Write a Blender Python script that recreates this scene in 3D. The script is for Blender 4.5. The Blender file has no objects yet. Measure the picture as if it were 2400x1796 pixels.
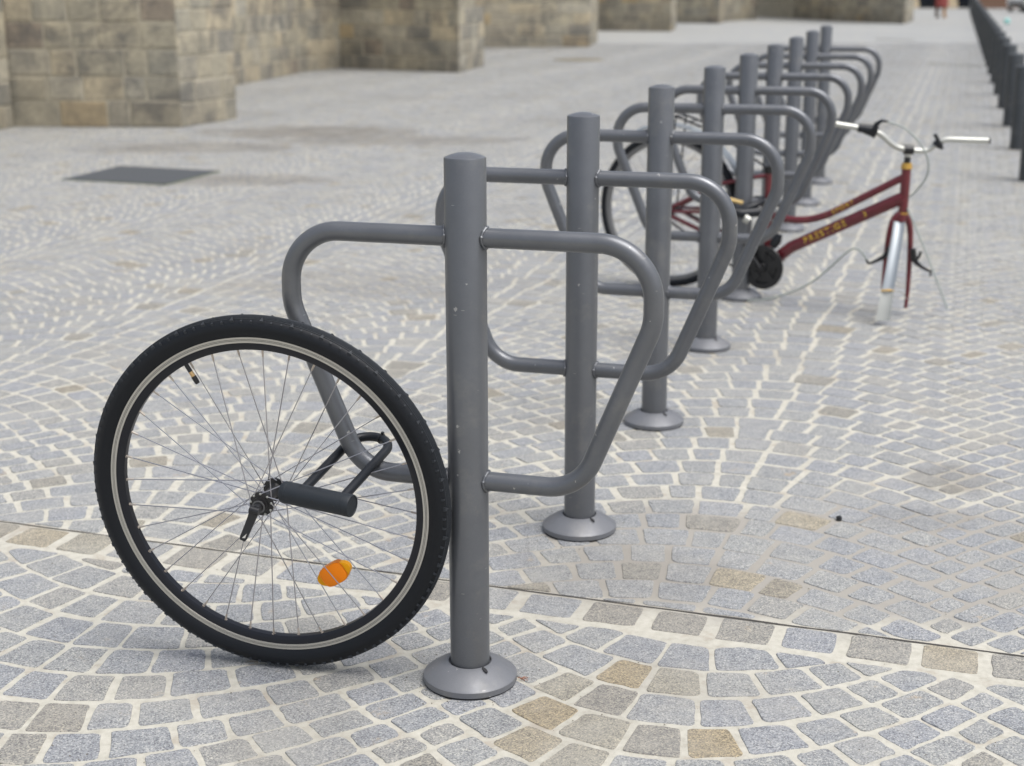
import bpy, math, random
from mathutils import Vector, Matrix, noise
R_ = math.radians
SC = bpy.context.scene
COL = SC.collection
random.seed(11)

# ------------------------------------------------------------------ camera
cd = bpy.data.cameras.new('camera'); cam = bpy.data.objects.new('camera', cd); COL.objects.link(cam)
PITCH, ROLL = R_(15.2596), R_(-0.1322)
F = Vector((0, math.cos(PITCH), -math.sin(PITCH)))
Rt = Vector((1, 0, 0)); Up = Vector((0, math.sin(PITCH), math.cos(PITCH)))
r2 = math.cos(ROLL)*Rt + math.sin(ROLL)*Up; u2 = -math.sin(ROLL)*Rt + math.cos(ROLL)*Up
cam.matrix_world = Matrix(((r2.x, u2.x, -F.x, 0), (r2.y, u2.y, -F.y, 0), (r2.z, u2.z, -F.z, 1.295), (0, 0, 0, 1)))
cd.sensor_width = 17.3; cd.sensor_fit = 'HORIZONTAL'
cd.lens = 3477.5/2400*17.3
cd.clip_start = 0.05; cd.clip_end = 600
cd.dof.use_dof = True; cd.dof.focus_distance = 2.72; cd.dof.aperture_fstop = 2.0
SC.camera = cam

# ------------------------------------------------------------------ light
W = bpy.data.worlds.new('World'); SC.world = W; W.use_nodes = True
nt = W.node_tree; bg = nt.nodes['Background']
sky = nt.nodes.new('ShaderNodeTexSky'); sky.sky_type = 'NISHITA'; sky.sun_disc = False
SUN_EL, SUN_AZ = R_(68), R_(120)      # azimuth clockwise from +Y: high, from the right and a little behind the camera
sky.sun_elevation = SUN_EL; sky.sun_rotation = SUN_AZ
sky.air_density = 1.0; sky.dust_density = 4.0; sky.ozone_density = 1.0
hs = nt.nodes.new('ShaderNodeHueSaturation'); hs.inputs['Saturation'].default_value = 0.50
nt.links.new(sky.outputs[0], hs.inputs['Color']); nt.links.new(hs.outputs[0], bg.inputs[0])
bg.inputs[1].default_value = 0.115
sd = bpy.data.lights.new('sun', 'SUN'); sun = bpy.data.objects.new('sun', sd); COL.objects.link(sun)
sd.energy = 1.5; sd.angle = R_(35); sd.color = (1.0, 0.993, 0.975)
dirv = Vector((math.sin(SUN_AZ)*math.cos(SUN_EL), math.cos(SUN_AZ)*math.cos(SUN_EL), math.sin(SUN_EL)))
sun.rotation_euler = dirv.to_track_quat('Z', 'Y').to_euler()
vs = SC.view_settings
vs.view_transform = 'Standard'; vs.look = 'None'; vs.gamma = 1; vs.use_curve_mapping = False
vs.exposure = 0.75

# ------------------------------------------------------------------ mesh helpers
class MB:
    def __init__(s): s.v = []; s.f = []
    def add(s, vs_, fs):
        o = len(s.v); s.v += [tuple(v) for v in vs_]; s.f += [tuple(i+o for i in f) for f in fs]
    def box(s, c, size, m=None):
        c = Vector(c); x, y, z = [a/2 for a in size]
        P = [Vector((i*x, j*y, k*z)) for i in (-1, 1) for j in (-1, 1) for k in (-1, 1)]
        if m: P = [m @ p for p in P]
        s.add([c+p for p in P], [(0,1,3,2),(4,6,7,5),(0,4,5,1),(2,3,7,6),(0,2,6,4),(1,5,7,3)])
    def tube(s, pts, r, n=12, closed=False, caps=True, flat=None):
        pts = [Vector(p) for p in pts]; N = len(pts)
        rr = r if isinstance(r, (list, tuple)) else [r]*N
        T = []
        for i in range(N):
            if closed: t = pts[(i+1) % N]-pts[i-1]
            else: t = pts[min(i+1, N-1)]-pts[max(i-1, 0)]
            T.append(t.normalized())
        up = Vector((0, 0, 1)) if abs(T[0].z) < .9 else Vector((1, 0, 0))
        a = T[0].cross(up).normalized(); rings = []
        for i in range(N):
            if i: a = (a - T[i]*a.dot(T[i])).normalized()
            b = T[i].cross(a)
            fl = flat or (1, 1)
            rings.append([pts[i] + rr[i]*(fl[0]*math.cos(2*math.pi*k/n)*a + fl[1]*math.sin(2*math.pi*k/n)*b) for k in range(n)])
        fs = []
        M = N if closed else N-1
        for i in range(M):
            j = (i+1) % N
            for k in range(n):
                fs.append((i*n+k, i*n+(k+1) % n, j*n+(k+1) % n, j*n+k))
        V = [p for q in rings for p in q]
        if caps and not closed:
            fs.append(tuple(range(n))[::-1]); fs.append(tuple((N-1)*n+k for k in range(n)))
        s.add(V, fs)
    def lathe(s, prof, n=48, m=None, closed=False):
        # profile (r, h) revolved about local z
        V = []; fs = []
        for r, h in prof:
            for k in range(n):
                a = 2*math.pi*k/n; V.append(Vector((r*math.cos(a), r*math.sin(a), h)))
        L = len(prof)
        for i in range(L if closed else L-1):
            j = (i+1) % L
            for k in range(n): fs.append((i*n+k, i*n+(k+1) % n, j*n+(k+1) % n, j*n+k))
        if not closed:
            if prof[0][0] < .02 or True: fs.append(tuple(range(n))[::-1]); fs.append(tuple((L-1)*n+k for k in range(n)))
        if m: V = [m @ v for v in V]
        s.add(V, fs)
    def mesh(s, name, mat, smooth=True):
        me = bpy.data.meshes.new(name); me.from_pydata(s.v, [], s.f); me.update()
        if mat: me.materials.append(mat)
        if smooth:
            me.polygons.foreach_set('use_smooth', [True]*len(me.polygons))
            try: me.set_sharp_from_angle(angle=R_(38))
            except Exception: pass
        return me

def obj(name, mb, mat=None, parent=None, smooth=True, **pr):
    me = mb.mesh(name, mat, smooth) if isinstance(mb, MB) else mb
    o = bpy.data.objects.new(name, me); COL.objects.link(o)
    if parent: o.parent = parent
    for k, v in pr.items(): o[k] = v
    return o
def thing(name, label, cat, loc=(0, 0, 0), rot=None, group=None):
    o = bpy.data.objects.new(name, None); COL.objects.link(o); o.empty_display_size = .1
    o.location = loc
    if rot is not None:
        if isinstance(rot, Matrix): o.rotation_euler = rot.to_euler()
        else: o.rotation_euler = (0, 0, rot)
    o['label'] = label; o['category'] = cat
    if group: o['group'] = group
    return o
def tag(o, label, cat, group=None):
    o['label'] = label; o['category'] = cat
    if group: o['group'] = group
    return o
def dup(root, loc, rotz, label, name=None):
    r = root.copy(); COL.objects.link(r); r.location = loc; r.rotation_euler = (0, 0, rotz); r['label'] = label
    for ch in list(root.children):
        c = ch.copy(); COL.objects.link(c); c.parent = r
        for g in ch.children:
            d = g.copy(); COL.objects.link(d); d.parent = c
    return r
def fillet(pts, rad, seg=10):
    pts = [Vector(p) for p in pts]; out = [pts[0]]
    for i in range(1, len(pts)-1):
        r = rad[i-1] if isinstance(rad, (list, tuple)) else rad
        a = (pts[i-1]-pts[i]).normalized(); b = (pts[i+1]-pts[i]).normalized()
        ang = a.angle(b); t = r/math.tan(ang/2)
        p0 = pts[i]+a*t; c = pts[i]+(a+b).normalized()*(r/math.sin(ang/2)); p1 = pts[i]+b*t
        e0 = p0-c; e1 = p1-c; w = e0.angle(e1)
        for k in range(seg+1):
            q = k/seg
            out.append(c + (math.sin((1-q)*w)*e0+math.sin(q*w)*e1)/math.sin(w))
    out.append(pts[-1]); return out
def smooth_path(pts, n=6):
    pts = [Vector(p) for p in pts]; P = [pts[0]*2-pts[1]]+pts+[pts[-1]*2-pts[-2]]; out = []
    for i in range(1, len(P)-2):
        for k in range(n):
            t = k/n; a, b, c, d = P[i-1:i+3]
            out.append(.5*((2*b)+(c-a)*t+(2*a-5*b+4*c-d)*t*t+(3*b-a-3*c+d)*t**3))
    out.append(pts[-1]); return out

# ------------------------------------------------------------------ materials
def newmat(name):
    m = bpy.data.materials.new(name); m.use_nodes = True
    return m, m.node_tree.nodes, m.node_tree.links, m.node_tree.nodes['Principled BSDF']
def plain(name, col, rough=.5, metal=0., spec=.5, bump=0, bscale=200):
    m, N, L, b = newmat(name)
    b.inputs['Base Color'].default_value = (*col, 1); b.inputs['Roughness'].default_value = rough
    b.inputs['Metallic'].default_value = metal; b.inputs['Specular IOR Level'].default_value = spec
    tc = N.new('ShaderNodeTexCoord'); nz = N.new('ShaderNodeTexNoise'); nz.inputs['Scale'].default_value = bscale
    nz.inputs['Detail'].default_value = 3
    L.new(tc.outputs['Object'], nz.inputs['Vector'])
    mr = N.new('ShaderNodeMapRange'); mr.inputs['To Min'].default_value = rough*.85; mr.inputs['To Max'].default_value = min(1, rough*1.2)
    L.new(nz.outputs['Fac'], mr.inputs['Value']); L.new(mr.outputs[0], b.inputs['Roughness'])
    if bump:
        bp = N.new('ShaderNodeBump'); bp.inputs['Strength'].default_value = bump; bp.inputs['Distance'].default_value = .001
        L.new(nz.outputs['Fac'], bp.inputs['Height']); L.new(bp.outputs[0], b.inputs['Normal'])
    return m
def mth(N, L, op, a, b=None, c=None, clamp=False):
    n = N.new('ShaderNodeMath'); n.operation = op; n.use_clamp = clamp
    for i, x in enumerate((a, b, c)):
        if x is None: continue
        if isinstance(x, (int, float)): n.inputs[i].default_value = x
        else: L.new(x, n.inputs[i])
    return n.outputs[0]
def mix(N, L, fac, a, b, mode='MIX'):
    n = N.new('ShaderNodeMix'); n.data_type = 'RGBA'; n.blend_type = mode
    for key, x in ((0, fac), (6, a), (7, b)):
        if isinstance(x, (int, float)): n.inputs[key].default_value = x
        elif isinstance(x, tuple): n.inputs[key].default_value = (*x, 1) if len(x) == 3 else x
        else: L.new(x, n.inputs[key])
    return n.outputs[2]
def nse(N, L, vec, scale, detail=3, rough=.55, dist=0):
    n = N.new('ShaderNodeTexNoise'); n.inputs['Scale'].default_value = scale; n.inputs['Detail'].default_value = detail
    n.inputs['Roughness'].default_value = rough; n.inputs['Distortion'].default_value = dist
    L.new(vec, n.inputs['Vector']); return n.outputs['Fac']
def ramp(N, L, fac, stops, interp='LINEAR'):
    n = N.new('ShaderNodeValToRGB'); n.color_ramp.interpolation = interp
    el = n.color_ramp.elements
    while len(el) > 1: el.remove(el[-1])
    el[0].position = stops[0][0]; el[0].color = (*stops[0][1], 1)
    for p, c in stops[1:]:
        e = el.new(p); e.color = (*c, 1)
    L.new(fac, n.inputs[0]); return n.outputs[0]
def maprange(N, L, v, a, b, c=0., d=1., smooth=True):
    n = N.new('ShaderNodeMapRange'); n.interpolation_type = 'SMOOTHSTEP' if smooth else 'LINEAR'
    L.new(v, n.inputs['Value'])
    for k, x in zip(('From Min', 'From Max', 'To Min', 'To Max'), (a, b, c, d)): n.inputs[k].default_value = x
    return n.outputs[0]
def world_pos(N):
    g = N.new('ShaderNodeNewGeometry'); return g
# soiled patches of the paving: (x, y, rx, ry, strength)
STAINS = [(1.17, 3.74, .15, .14, .42), (1.02, 3.45, .18, .10, .20), (-1.75, 13.1, 1.0, .65, .72), (-2.5, 11.9, .95, .5, .55), (-.95, 12.4, 1.2, .45, .55),
          (-1.85, 9.9, .80, .34, .55), (-3.9, 14.2, 1.1, .5, .35), (.22, 3.1, .35, .22, .25), (.1, 2.45, .16, .2, .16), (-.37, 2.35, .16, .25, .22), (3.1, 13.5, 2.2, .4, .22), (-.6, 6.4, .8, .35, .22)]
def stain_mask(N, L, pos):
    sep = N.new('ShaderNodeSeparateXYZ'); L.new(pos, sep.inputs[0])
    nz = nse(N, L, pos, 5.0, 4, .6); wob = mth(N, L, 'MULTIPLY', mth(N, L, 'SUBTRACT', nz, .5), 1.6)
    tot = None
    for x, y, rx, ry, s in STAINS:
        dx = mth(N, L, 'MULTIPLY', mth(N, L, 'SUBTRACT', sep.outputs[0], x), 1/rx)
        dy = mth(N, L, 'MULTIPLY', mth(N, L, 'SUBTRACT', sep.outputs[1], y), 1/ry)
        d = mth(N, L, 'ADD', mth(N, L, 'SQRT', mth(N, L, 'ADD', mth(N, L, 'MULTIPLY', dx, dx), mth(N, L, 'MULTIPLY', dy, dy))), wob)
        mk = maprange(N, L, d, .55, 1.15, s, 0.)
        tot = mk if tot is None else mth(N, L, 'MAXIMUM', tot, mk)
    big = maprange(N, L, nse(N, L, pos, .55, 5, .6), .50, .72, 0, .28)
    return mth(N, L, 'MAXIMUM', tot, big)
def grey_zone(N, L, pos):
    # where the joints have gone grey with dirt: right of the first stands
    sep = N.new('ShaderNodeSeparateXYZ'); L.new(pos, sep.inputs[0])
    dx = mth(N, L, 'MULTIPLY', mth(N, L, 'SUBTRACT', sep.outputs[0], .75), 1/.85)
    dy = mth(N, L, 'MULTIPLY', mth(N, L, 'SUBTRACT', sep.outputs[1], 3.22), 1/.42)
    d = mth(N, L, 'SQRT', mth(N, L, 'ADD', mth(N, L, 'MULTIPLY', dx, dx), mth(N, L, 'MULTIPLY', dy, dy)))
    d = mth(N, L, 'ADD', d, mth(N, L, 'MULTIPLY', mth(N, L, 'SUBTRACT', nse(N, L, pos, 4, 4, .6), .5), 1.1))
    a = maprange(N, L, d, .65, 1.15, .9, 0.)
    b = maprange(N, L, nse(N, L, pos, 1.1, 4, .6), .52, .72, 0, .45)
    return mth(N, L, 'MAXIMUM', a, b)

def mat_sett(name='granite_sett', stops=None):
    m, N, L, b = newmat(name)
    g = world_pos(N); P = g.outputs['Position']
    oi = N.new('ShaderNodeObjectInfo')
    rnd = mth(N, L, 'FRACT', mth(N, L, 'ADD', g.outputs['Random Per Island'], mth(N, L, 'MULTIPLY', oi.outputs['Random'], 5.0)))
    base = ramp(N, L, rnd, stops or [(0, (.258, .269, .278)), (.15, (.280, .288, .287)), (.32, (.264, .275, .281)), (.48, (.284, .291, .284)), (.62, (.268, .279, .290)), (.74, (.264, .272, .270)), (.86, (.278, .278, .262)), (.965, (.248, .240, .212)), (.985, (.250, .232, .190))], 'CONSTANT')
    # granite grains
    vo = N.new('ShaderNodeTexVoronoi'); vo.inputs['Scale'].default_value = 420; L.new(P, vo.inputs['Vector'])
    sp = N.new('ShaderNodeSeparateColor'); L.new(vo.outputs['Color'], sp.inputs[0])
    gr = ramp(N, L, sp.outputs[0], [(0, (.38, .38, .42)), (.16, (.68, .69, .74)), (.40, (.95, .95, .98)), (.70, (1.22, 1.2, 1.18)), (.90, (1.6, 1.55, 1.46))], 'CONSTANT')
    c = mix(N, L, .80, base, gr, 'MULTIPLY')
    fine = nse(N, L, P, 900, 2, .7)
    c = mix(N, L, .5, c, ramp(N, L, fine, [(.3, (.62, .62, .64)), (.7, (1.38, 1.36, 1.32))]), 'MULTIPLY')
    cl = nse(N, L, P, 28, 4, .6)
    c = mix(N, L, .6, c, ramp(N, L, cl, [(.3, (.83, .84, .86)), (.7, (1.17, 1.15, 1.10))]), 'MULTIPLY')
    # rusty blooms on a few
    ru = maprange(N, L, nse(N, L, P, 14, 5, .7), .60, .75)
    ru = mth(N, L, 'MULTIPLY', ru, mth(N, L, 'GREATER_THAN', mth(N, L, 'FRACT', mth(N, L, 'MULTIPLY', rnd, 7.31)), .72))
    c = mix(N, L, mth(N, L, 'MULTIPLY', ru, .75), c, (.36, .245, .12))
    st = stain_mask(N, L, P)
    c = mix(N, L, st, c, (.150, .138, .120))
    dust = maprange(N, L, nse(N, L, P, 3.5, 5, .65), .42, .7, 0, .38)
    c = mix(N, L, dust, c, (.335, .325, .295))
    L.new(c, b.inputs['Base Color']); b.inputs['Roughness'].default_value = .78; b.inputs['Specular IOR Level'].default_value = .35
    bp = N.new('ShaderNodeBump'); bp.inputs['Strength'].default_value = .55; bp.inputs['Distance'].default_value = .0012
    h = mth(N, L, 'ADD', mth(N, L, 'MULTIPLY', nse(N, L, P, 320, 3, .7), 1.), mth(N, L, 'MULTIPLY', nse(N, L, P, 60, 4, .6), 1.6))
    L.new(h, bp.inputs['Height']); L.new(bp.outputs[0], b.inputs['Normal'])
    return m
def mat_mortar():
    m, N, L, b = newmat('ground_mortar')
    g = world_pos(N); P = g.outputs['Position']
    c = ramp(N, L, nse(N, L, P, 45, 5, .65), [(.25, (.365, .350, .300)), (.5, (.460, .444, .388)), (.75, (.520, .505, .448))])
    c = mix(N, L, .5, c, ramp(N, L, nse(N, L, P, 700, 2, .7), [(.3, (.72, .71, .7)), (.7, (1.22, 1.2, 1.16))]), 'MULTIPLY')
    blot = maprange(N, L, nse(N, L, P, 9, 5, .65), .53, .68, 0, .6)
    c = mix(N, L, blot, c, (.33, .285, .23))
    c = mix(N, L, grey_zone(N, L, P), c, (.295, .278, .25))
    c = mix(N, L, stain_mask(N, L, P), c, (.150, .132, .110))
    # beyond the built setts the paving reads as one surface
    sep = N.new('ShaderNodeSeparateXYZ'); L.new(P, sep.inputs[0])
    far = maprange(N, L, sep.outputs[1], 28.0, 31.0)
    stt = N.new('ShaderNodeMapping'); stt.inputs['Scale'].default_value = (1, .45, 1); L.new(P, stt.inputs[0])
    v = N.new('ShaderNodeTexVoronoi'); v.inputs['Scale'].default_value = 9; L.new(P, v.inputs['Vector'])
    sc = N.new('ShaderNodeSeparateColor'); L.new(v.outputs['Color'], sc.inputs[0])
    fc = ramp(N, L, sc.outputs[0], [(0, (.27, .28, .285)), (.5, (.300, .306, .303)), (.85, (.32, .32, .30)), (1, (.37, .35, .31))])
    fc = mix(N, L, .7, fc, ramp(N, L, nse(N, L, stt.outputs[0], .35, 6, .6), [(.3, (.86, .87, .88)), (.7, (1.12, 1.11, 1.09))]), 'MULTIPLY')
    fc = mix(N, L, .35, fc, (.300, .302, .298))
    c = mix(N, L, far, c, fc)
    L.new(c, b.inputs['Base Color']); b.inputs['Roughness'].default_value = .9; b.inputs['Specular IOR Level'].default_value = .2
    bp = N.new('ShaderNodeBump'); bp.inputs['Strength'].default_value = .6; bp.inputs['Distance'].default_value = .002
    L.new(nse(N, L, P, 130, 5, .7), bp.inputs['Height']); L.new(bp.outputs[0], b.inputs['Normal'])
    return m
def mat_paint(name='rack_paint', base=(.136, .142, .153), rough=.34, metal=.48):
    m, N, L, b = newmat(name)
    tc = N.new('ShaderNodeTexCoord'); P = tc.outputs['Object']
    oi = N.new('ShaderNodeObjectInfo')
    off = N.new('ShaderNodeVectorMath'); off.operation = 'ADD'; L.new(P, off.inputs[0])
    cx = N.new('ShaderNodeCombineXYZ'); L.new(mth(N, L, 'MULTIPLY', oi.outputs['Random'], 37.), cx.inputs[0]); L.new(mth(N, L, 'MULTIPLY', oi.outputs['Random'], 11.), cx.inputs[2])
    L.new(cx.outputs[0], off.inputs[1]); Q = off.outputs[0]
    c = ramp(N, L, nse(N, L, Q, 6, 4, .6), [(.3, tuple(x*.92 for x in base)), (.7, tuple(x*1.1 for x in base))])
    c = mix(N, L, .5, c, ramp(N, L, nse(N, L, Q, 1500, 1, .5), [(.3, (.8, .8, .8)), (.7, (1.25, 1.25, 1.25))]), 'MULTIPLY')
    # dust film
    c = mix(N, L, maprange(N, L, nse(N, L, Q, 11, 6, .7), .52, .75, 0, .22), c, (.30, .285, .25))
    # chips and scuffs
    v = N.new('ShaderNodeTexVoronoi'); v.inputs['Scale'].default_value = 34; v.feature = 'F1'
    wv = N.new('ShaderNodeVectorMath'); wv.operation = 'ADD'; L.new(Q, wv.inputs[0])
    nn_ = N.new('ShaderNodeTexNoise'); nn_.inputs['Scale'].default_value = 160; L.new(Q, nn_.inputs['Vector'])
    sc_ = N.new('ShaderNodeVectorMath'); sc_.operation = 'SCALE'; sc_.inputs['Scale'].default_value = .012; L.new(nn_.outputs['Color'], sc_.inputs[0]); L.new(sc_.outputs[0], wv.inputs[1])
    L.new(wv.outputs[0], v.inputs['Vector'])
    sepc = N.new('ShaderNodeSeparateColor'); L.new(v.outputs['Color'], sepc.inputs[0])
    chip = mth(N, L, 'MULTIPLY', mth(N, L, 'LESS_THAN', v.outputs['Distance'], mth(N, L, 'MULTIPLY', sepc.outputs[1], .105)), mth(N, L, 'GREATER_THAN', sepc.outputs[0], .42))
    mp = N.new('ShaderNodeMapping'); mp.inputs['Rotation'].default_value = (.6, .5, .3); mp.inputs['Scale'].default_value = (1, 1, 7); L.new(Q, mp.inputs[0])
    v2 = N.new('ShaderNodeTexVoronoi'); v2.inputs['Scale'].default_value = 16; L.new(mp.outputs[0], v2.inputs['Vector'])
    s2 = N.new('ShaderNodeSeparateColor'); L.new(v2.outputs['Color'], s2.inputs[0])
    scr = mth(N, L, 'MULTIPLY', mth(N, L, 'LESS_THAN', v2.outputs['Distance'], .06), mth(N, L, 'GREATER_THAN', s2.outputs[0], .55))
    mk = mth(N, L, 'MAXIMUM', chip, mth(N, L, 'MULTIPLY', scr, .8))
    c = mix(N, L, mth(N, L, 'MULTIPLY', mk, .75), c, (.42, .41, .39))
    L.new(c, b.inputs['Base Color']); b.inputs['Metallic'].default_value = metal
    b.inputs['Specular IOR Level'].default_value = .5
    L.new(maprange(N, L, nse(N, L, Q, 30, 4, .6), .3, .7, rough*.9, rough*1.2), b.inputs['Roughness'])
    bp = N.new('ShaderNodeBump'); bp.inputs['Strength'].default_value = .12; bp.inputs['Distance'].default_value = .0006
    L.new(mth(N, L, 'SUBTRACT', nse(N, L, Q, 260, 3, .6), mk), bp.inputs['Height']); L.new(bp.outputs[0], b.inputs['Normal'])
    return m
def mat_stone():
    m, N, L, b = newmat('church_stone')
    g = world_pos(N); P = g.outputs['Position']; oi = N.new('ShaderNodeObjectInfo'); r = oi.outputs['Random']
    c = ramp(N, L, r, [(0, (0.322, 0.305, 0.258)), (.13, (0.286, 0.278, 0.247)), (.26, (0.350, 0.327, 0.272)), (.38, (0.302, 0.284, 0.240)), (.50, (0.338, 0.323, 0.284)), (.60, (0.232, 0.225, 0.208)), (.66, (0.372, 0.337, 0.271)), (.78, (0.314, 0.298, 0.261)), (.88, (0.257, 0.228, 0.198)), (.92, (0.285, 0.273, 0.242)), (.955, (0.361, 0.302, 0.212)), (.975, (0.349, 0.338, 0.303))], 'CONSTANT')
    c = mix(N, L, .8, c, ramp(N, L, nse(N, L, P, 3.4, 6, .65), [(.3, (.55, .57, .60)), (.7, (1.40, 1.34, 1.22))]), 'MULTIPLY')
    c = mix(N, L, .7, c, ramp(N, L, nse(N, L, P, 22, 5, .7), [(.3, (.7, .71, .72)), (.7, (1.28, 1.26, 1.2))]), 'MULTIPLY')
    soot = maprange(N, L, nse(N, L, P, 1.5, 6, .72, .4), .50, .62, 0, .62)
    c = mix(N, L, soot, c, (.105, .105, .106))
    sep = N.new('ShaderNodeSeparateXYZ'); L.new(P, sep.inputs[0])
    damp = mth(N, L, 'MULTIPLY', maprange(N, L, mth(N, L, 'ADD', sep.outputs[2], mth(N, L, 'MULTIPLY', nse(N, L, P, 2.2, 4, .6), .5)), .28, .85, 1, 0), .34)
    c = mix(N, L, damp, c, (.115, .107, .095))
    c = mix(N, L, 1., c, (1.16, 1.14, 1.10), 'MULTIPLY')
    L.new(c, b.inputs['Base Color']); b.inputs['Roughness'].default_value = .9; b.inputs['Specular IOR Level'].default_value = .2
    bp = N.new('ShaderNodeBump'); bp.inputs['Strength'].default_value = .8; bp.inputs['Distance'].default_value = .012
    L.new(nse(N, L, P, 18, 6, .7), bp.inputs['Height']); L.new(bp.outputs[0], b.inputs['Normal'])
    return m
def mat_wallmortar():
    m, N, L, b = newmat('wall_mortar')
    g = world_pos(N); P = g.outputs['Position']
    c = ramp(N, L, nse(N, L, P, 6, 6, .7), [(.3, (.31, .285, .22)), (.55, (.44, .40, .31)), (.75, (.52, .475, .38))])
    sep = N.new('ShaderNodeSeparateXYZ'); L.new(P, sep.inputs[0])
    L.new(c, b.inputs['Base Color']); b.inputs['Roughness'].default_value = .95
    bp = N.new('ShaderNodeBump'); bp.inputs['Strength'].default_value = .7; bp.inputs['Distance'].default_value = .01
    L.new(nse(N, L, P, 30, 5, .7), bp.inputs['Height']); L.new(bp.outputs[0], b.inputs['Normal'])
    return m

M = dict(
    sett=mat_sett(), sett_brown=mat_sett('brown_granite_sett', [(0, (.265, .258, .232)), (.3, (.285, .270, .222)), (.55, (.250, .240, .212)), (.75, (.300, .270, .205)), (.9, (.29, .245, .165))]), mortar=mat_mortar(), paint=mat_paint(), collar=mat_paint('rack_paint_lit', (.165, .170, .182), .48, .25),  # collar: same rack paint, its colour lightened as if lit from above
    stone=mat_stone(), wmortar=mat_wallmortar(),
    bollard=mat_paint('bollard_paint', (.072, .079, .086), .55),
    crack=plain('joint_crack', (.05, .045, .04), .9),
    rubber=plain('tyre_rubber', (.0065, .008, .011), .50, 0, .30, bump=.25, bscale=400),
    tread=plain('tread_rubber', (.030, .034, .040), .62, 0, .35, bump=.3, bscale=600),
    gasket=plain('gasket', (.02, .02, .022), .8),
    rimblack=plain('black_rim', (.008, .009, .014), .30, 0, .4),
    rimsilver=plain('machined_rim', (.52, .50, .45), .42, .55),
    steel=plain('spoke_steel', (.44, .43, .45), .32, .9),
    nipple=plain('nipple_brass', (.52, .46, .40), .35, .8),
    blk=plain('black_anodised', (.012, .012, .013), .35),
    blkplastic=plain('black_plastic', (.011, .013, .017), .42, 0, .4, bump=.15, bscale=900),
    lockbody=plain('lock_rubber', (.017, .021, .026), .50, 0, .35, bump=.35, bscale=1200),
    emboss=plain('embossed_lettering', (.012, .013, .015), .6),
    brass=plain('brass', (.62, .42, .20), .35, .8),
    chrome=plain('bar_alloy', (.50, .50, .46), .36, .6),
    alloy=plain('fender_alloy', (.34, .37, .39), .42, .5),
    flap=plain('mudflap_plastic', (.36, .37, .35), .5),
    gold=plain('gold_headset', (.55, .33, .07), .4, .4),
    yellow=plain('yellow_decal', (.85, .60, .05), .5),
    cable=plain('grey_cable', (.34, .37, .345), .5),
    iron=plain('iron_cover', (.062, .068, .076), .75, .1, bump=.6, bscale=60),
    asphalt=plain('road_asphalt', (.20, .20, .20), .9, bump=.5, bscale=60),
    moss=plain('moss', (.13, .155, .09), .9),
)
def mat_red():
    m, N, L, b = newmat('bike_red')
    tc = N.new('ShaderNodeTexCoord'); P = tc.outputs['Object']
    c = ramp(N, L, nse(N, L, P, 20, 5, .7), [(.3, (.105, .012, .018)), (.7, (.165, .018, .025))])
    c = mix(N, L, maprange(N, L, nse(N, L, P, 45, 5, .7), .62, .74, 0, .7), c, (.30, .16, .06))
    L.new(c, b.inputs['Base Color']); b.inputs['Roughness'].default_value = .32; b.inputs['Coat Weight'].default_value = .3
    return m
M['red'] = mat_red()
def mat_amber():
    m, N, L, b = newmat('amber_lens')
    b.inputs['Base Color'].default_value = (.95, .25, .0, 1); b.inputs['Roughness'].default_value = .28; b.inputs['Specular IOR Level'].default_value = .25
    b.inputs['Subsurface Weight'].default_value = .25; b.inputs['Subsurface Radius'].default_value = (.01, .004, .001); b.inputs['Subsurface Scale'].default_value = .5
    b.inputs['Coat Weight'].default_value = .15
    tc = N.new('ShaderNodeTexCoord'); wv = N.new('ShaderNodeTexWave'); wv.inputs['Scale'].default_value = 160; wv.bands_direction = 'Y'
    L.new(tc.outputs['Object'], wv.inputs['Vector'])
    bp = N.new('ShaderNodeBump'); bp.inputs['Strength'].default_value = 1.; bp.inputs['Distance'].default_value = .002
    L.new(wv.outputs['Fac'], bp.inputs['Height']); L.new(bp.outputs[0], b.inputs['Normal'])
    return m
M['amber'] = mat_amber()
M['amber_edge'] = plain('amber_plastic', (.80, .34, .0), .35, 0, .25)

# ------------------------------------------------------------------ ground
gm = MB()
# one sheet to the horizon, finer near the camera
xs = [-200, -60, -20, -6, -2, 0, 2, 6, 20, 60, 200]; ys = [-30, 0, 2, 4, 8, 14, 25, 60, 140, 300]
gm.add([(x, y, -.0014) for y in ys for x in xs], [(j*11+i, j*11+i+1, (j+1)*11+i+1, (j+1)*11+i) for j in range(9) for i in range(10)])
ground = obj('ground', gm, M['mortar'], None, False, kind='structure')

J0 = Vector((-1.269, 3.457)); JD = (Vector((1.011, 2.687))-J0).normalized(); JN = Vector((-JD.y, JD.x))  # JN points away from the camera
def sd(p): return (Vector(p)-J0).dot(JN)
SL = .30
def clip(poly, keep):      # keep(p) signed distance >= 0
    out = []
    for i in range(len(poly)):
        a, b = poly[i-1], poly[i]; da, db = keep(a), keep(b)
        if da >= 0: 
            if db >= 0: out.append(b)
            else: out.append(a+(b-a)*(da/(da-db)))
        elif db >= 0:
            out.append(a+(b-a)*(da/(da-db))); out.append(b)
    return out
def area(p): return abs(sum(p[i-1].x*p[i].y-p[i].x*p[i-1].y for i in range(len(p))))/2
rnd = random.Random(5)
def shrink(poly, g):
    # inset polygon edges by g
    if sum(poly[i-1].x*poly[i].y-poly[i].x*poly[i-1].y for i in range(len(poly))) < 0: poly = poly[::-1]
    P = poly
    for i in range(len(poly)):
        a, b = poly[i-1], poly[i]
        if (b-a).length < 1e-6: continue
        d = (b-a).normalized(); n = Vector((-d.y, d.x)); o = a+n*(g if not callable(g) else g(d))
        P = clip(P, lambda p: (p-o).dot(n))
        if len(P) < 3: return None
    return P
setts = []
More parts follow.
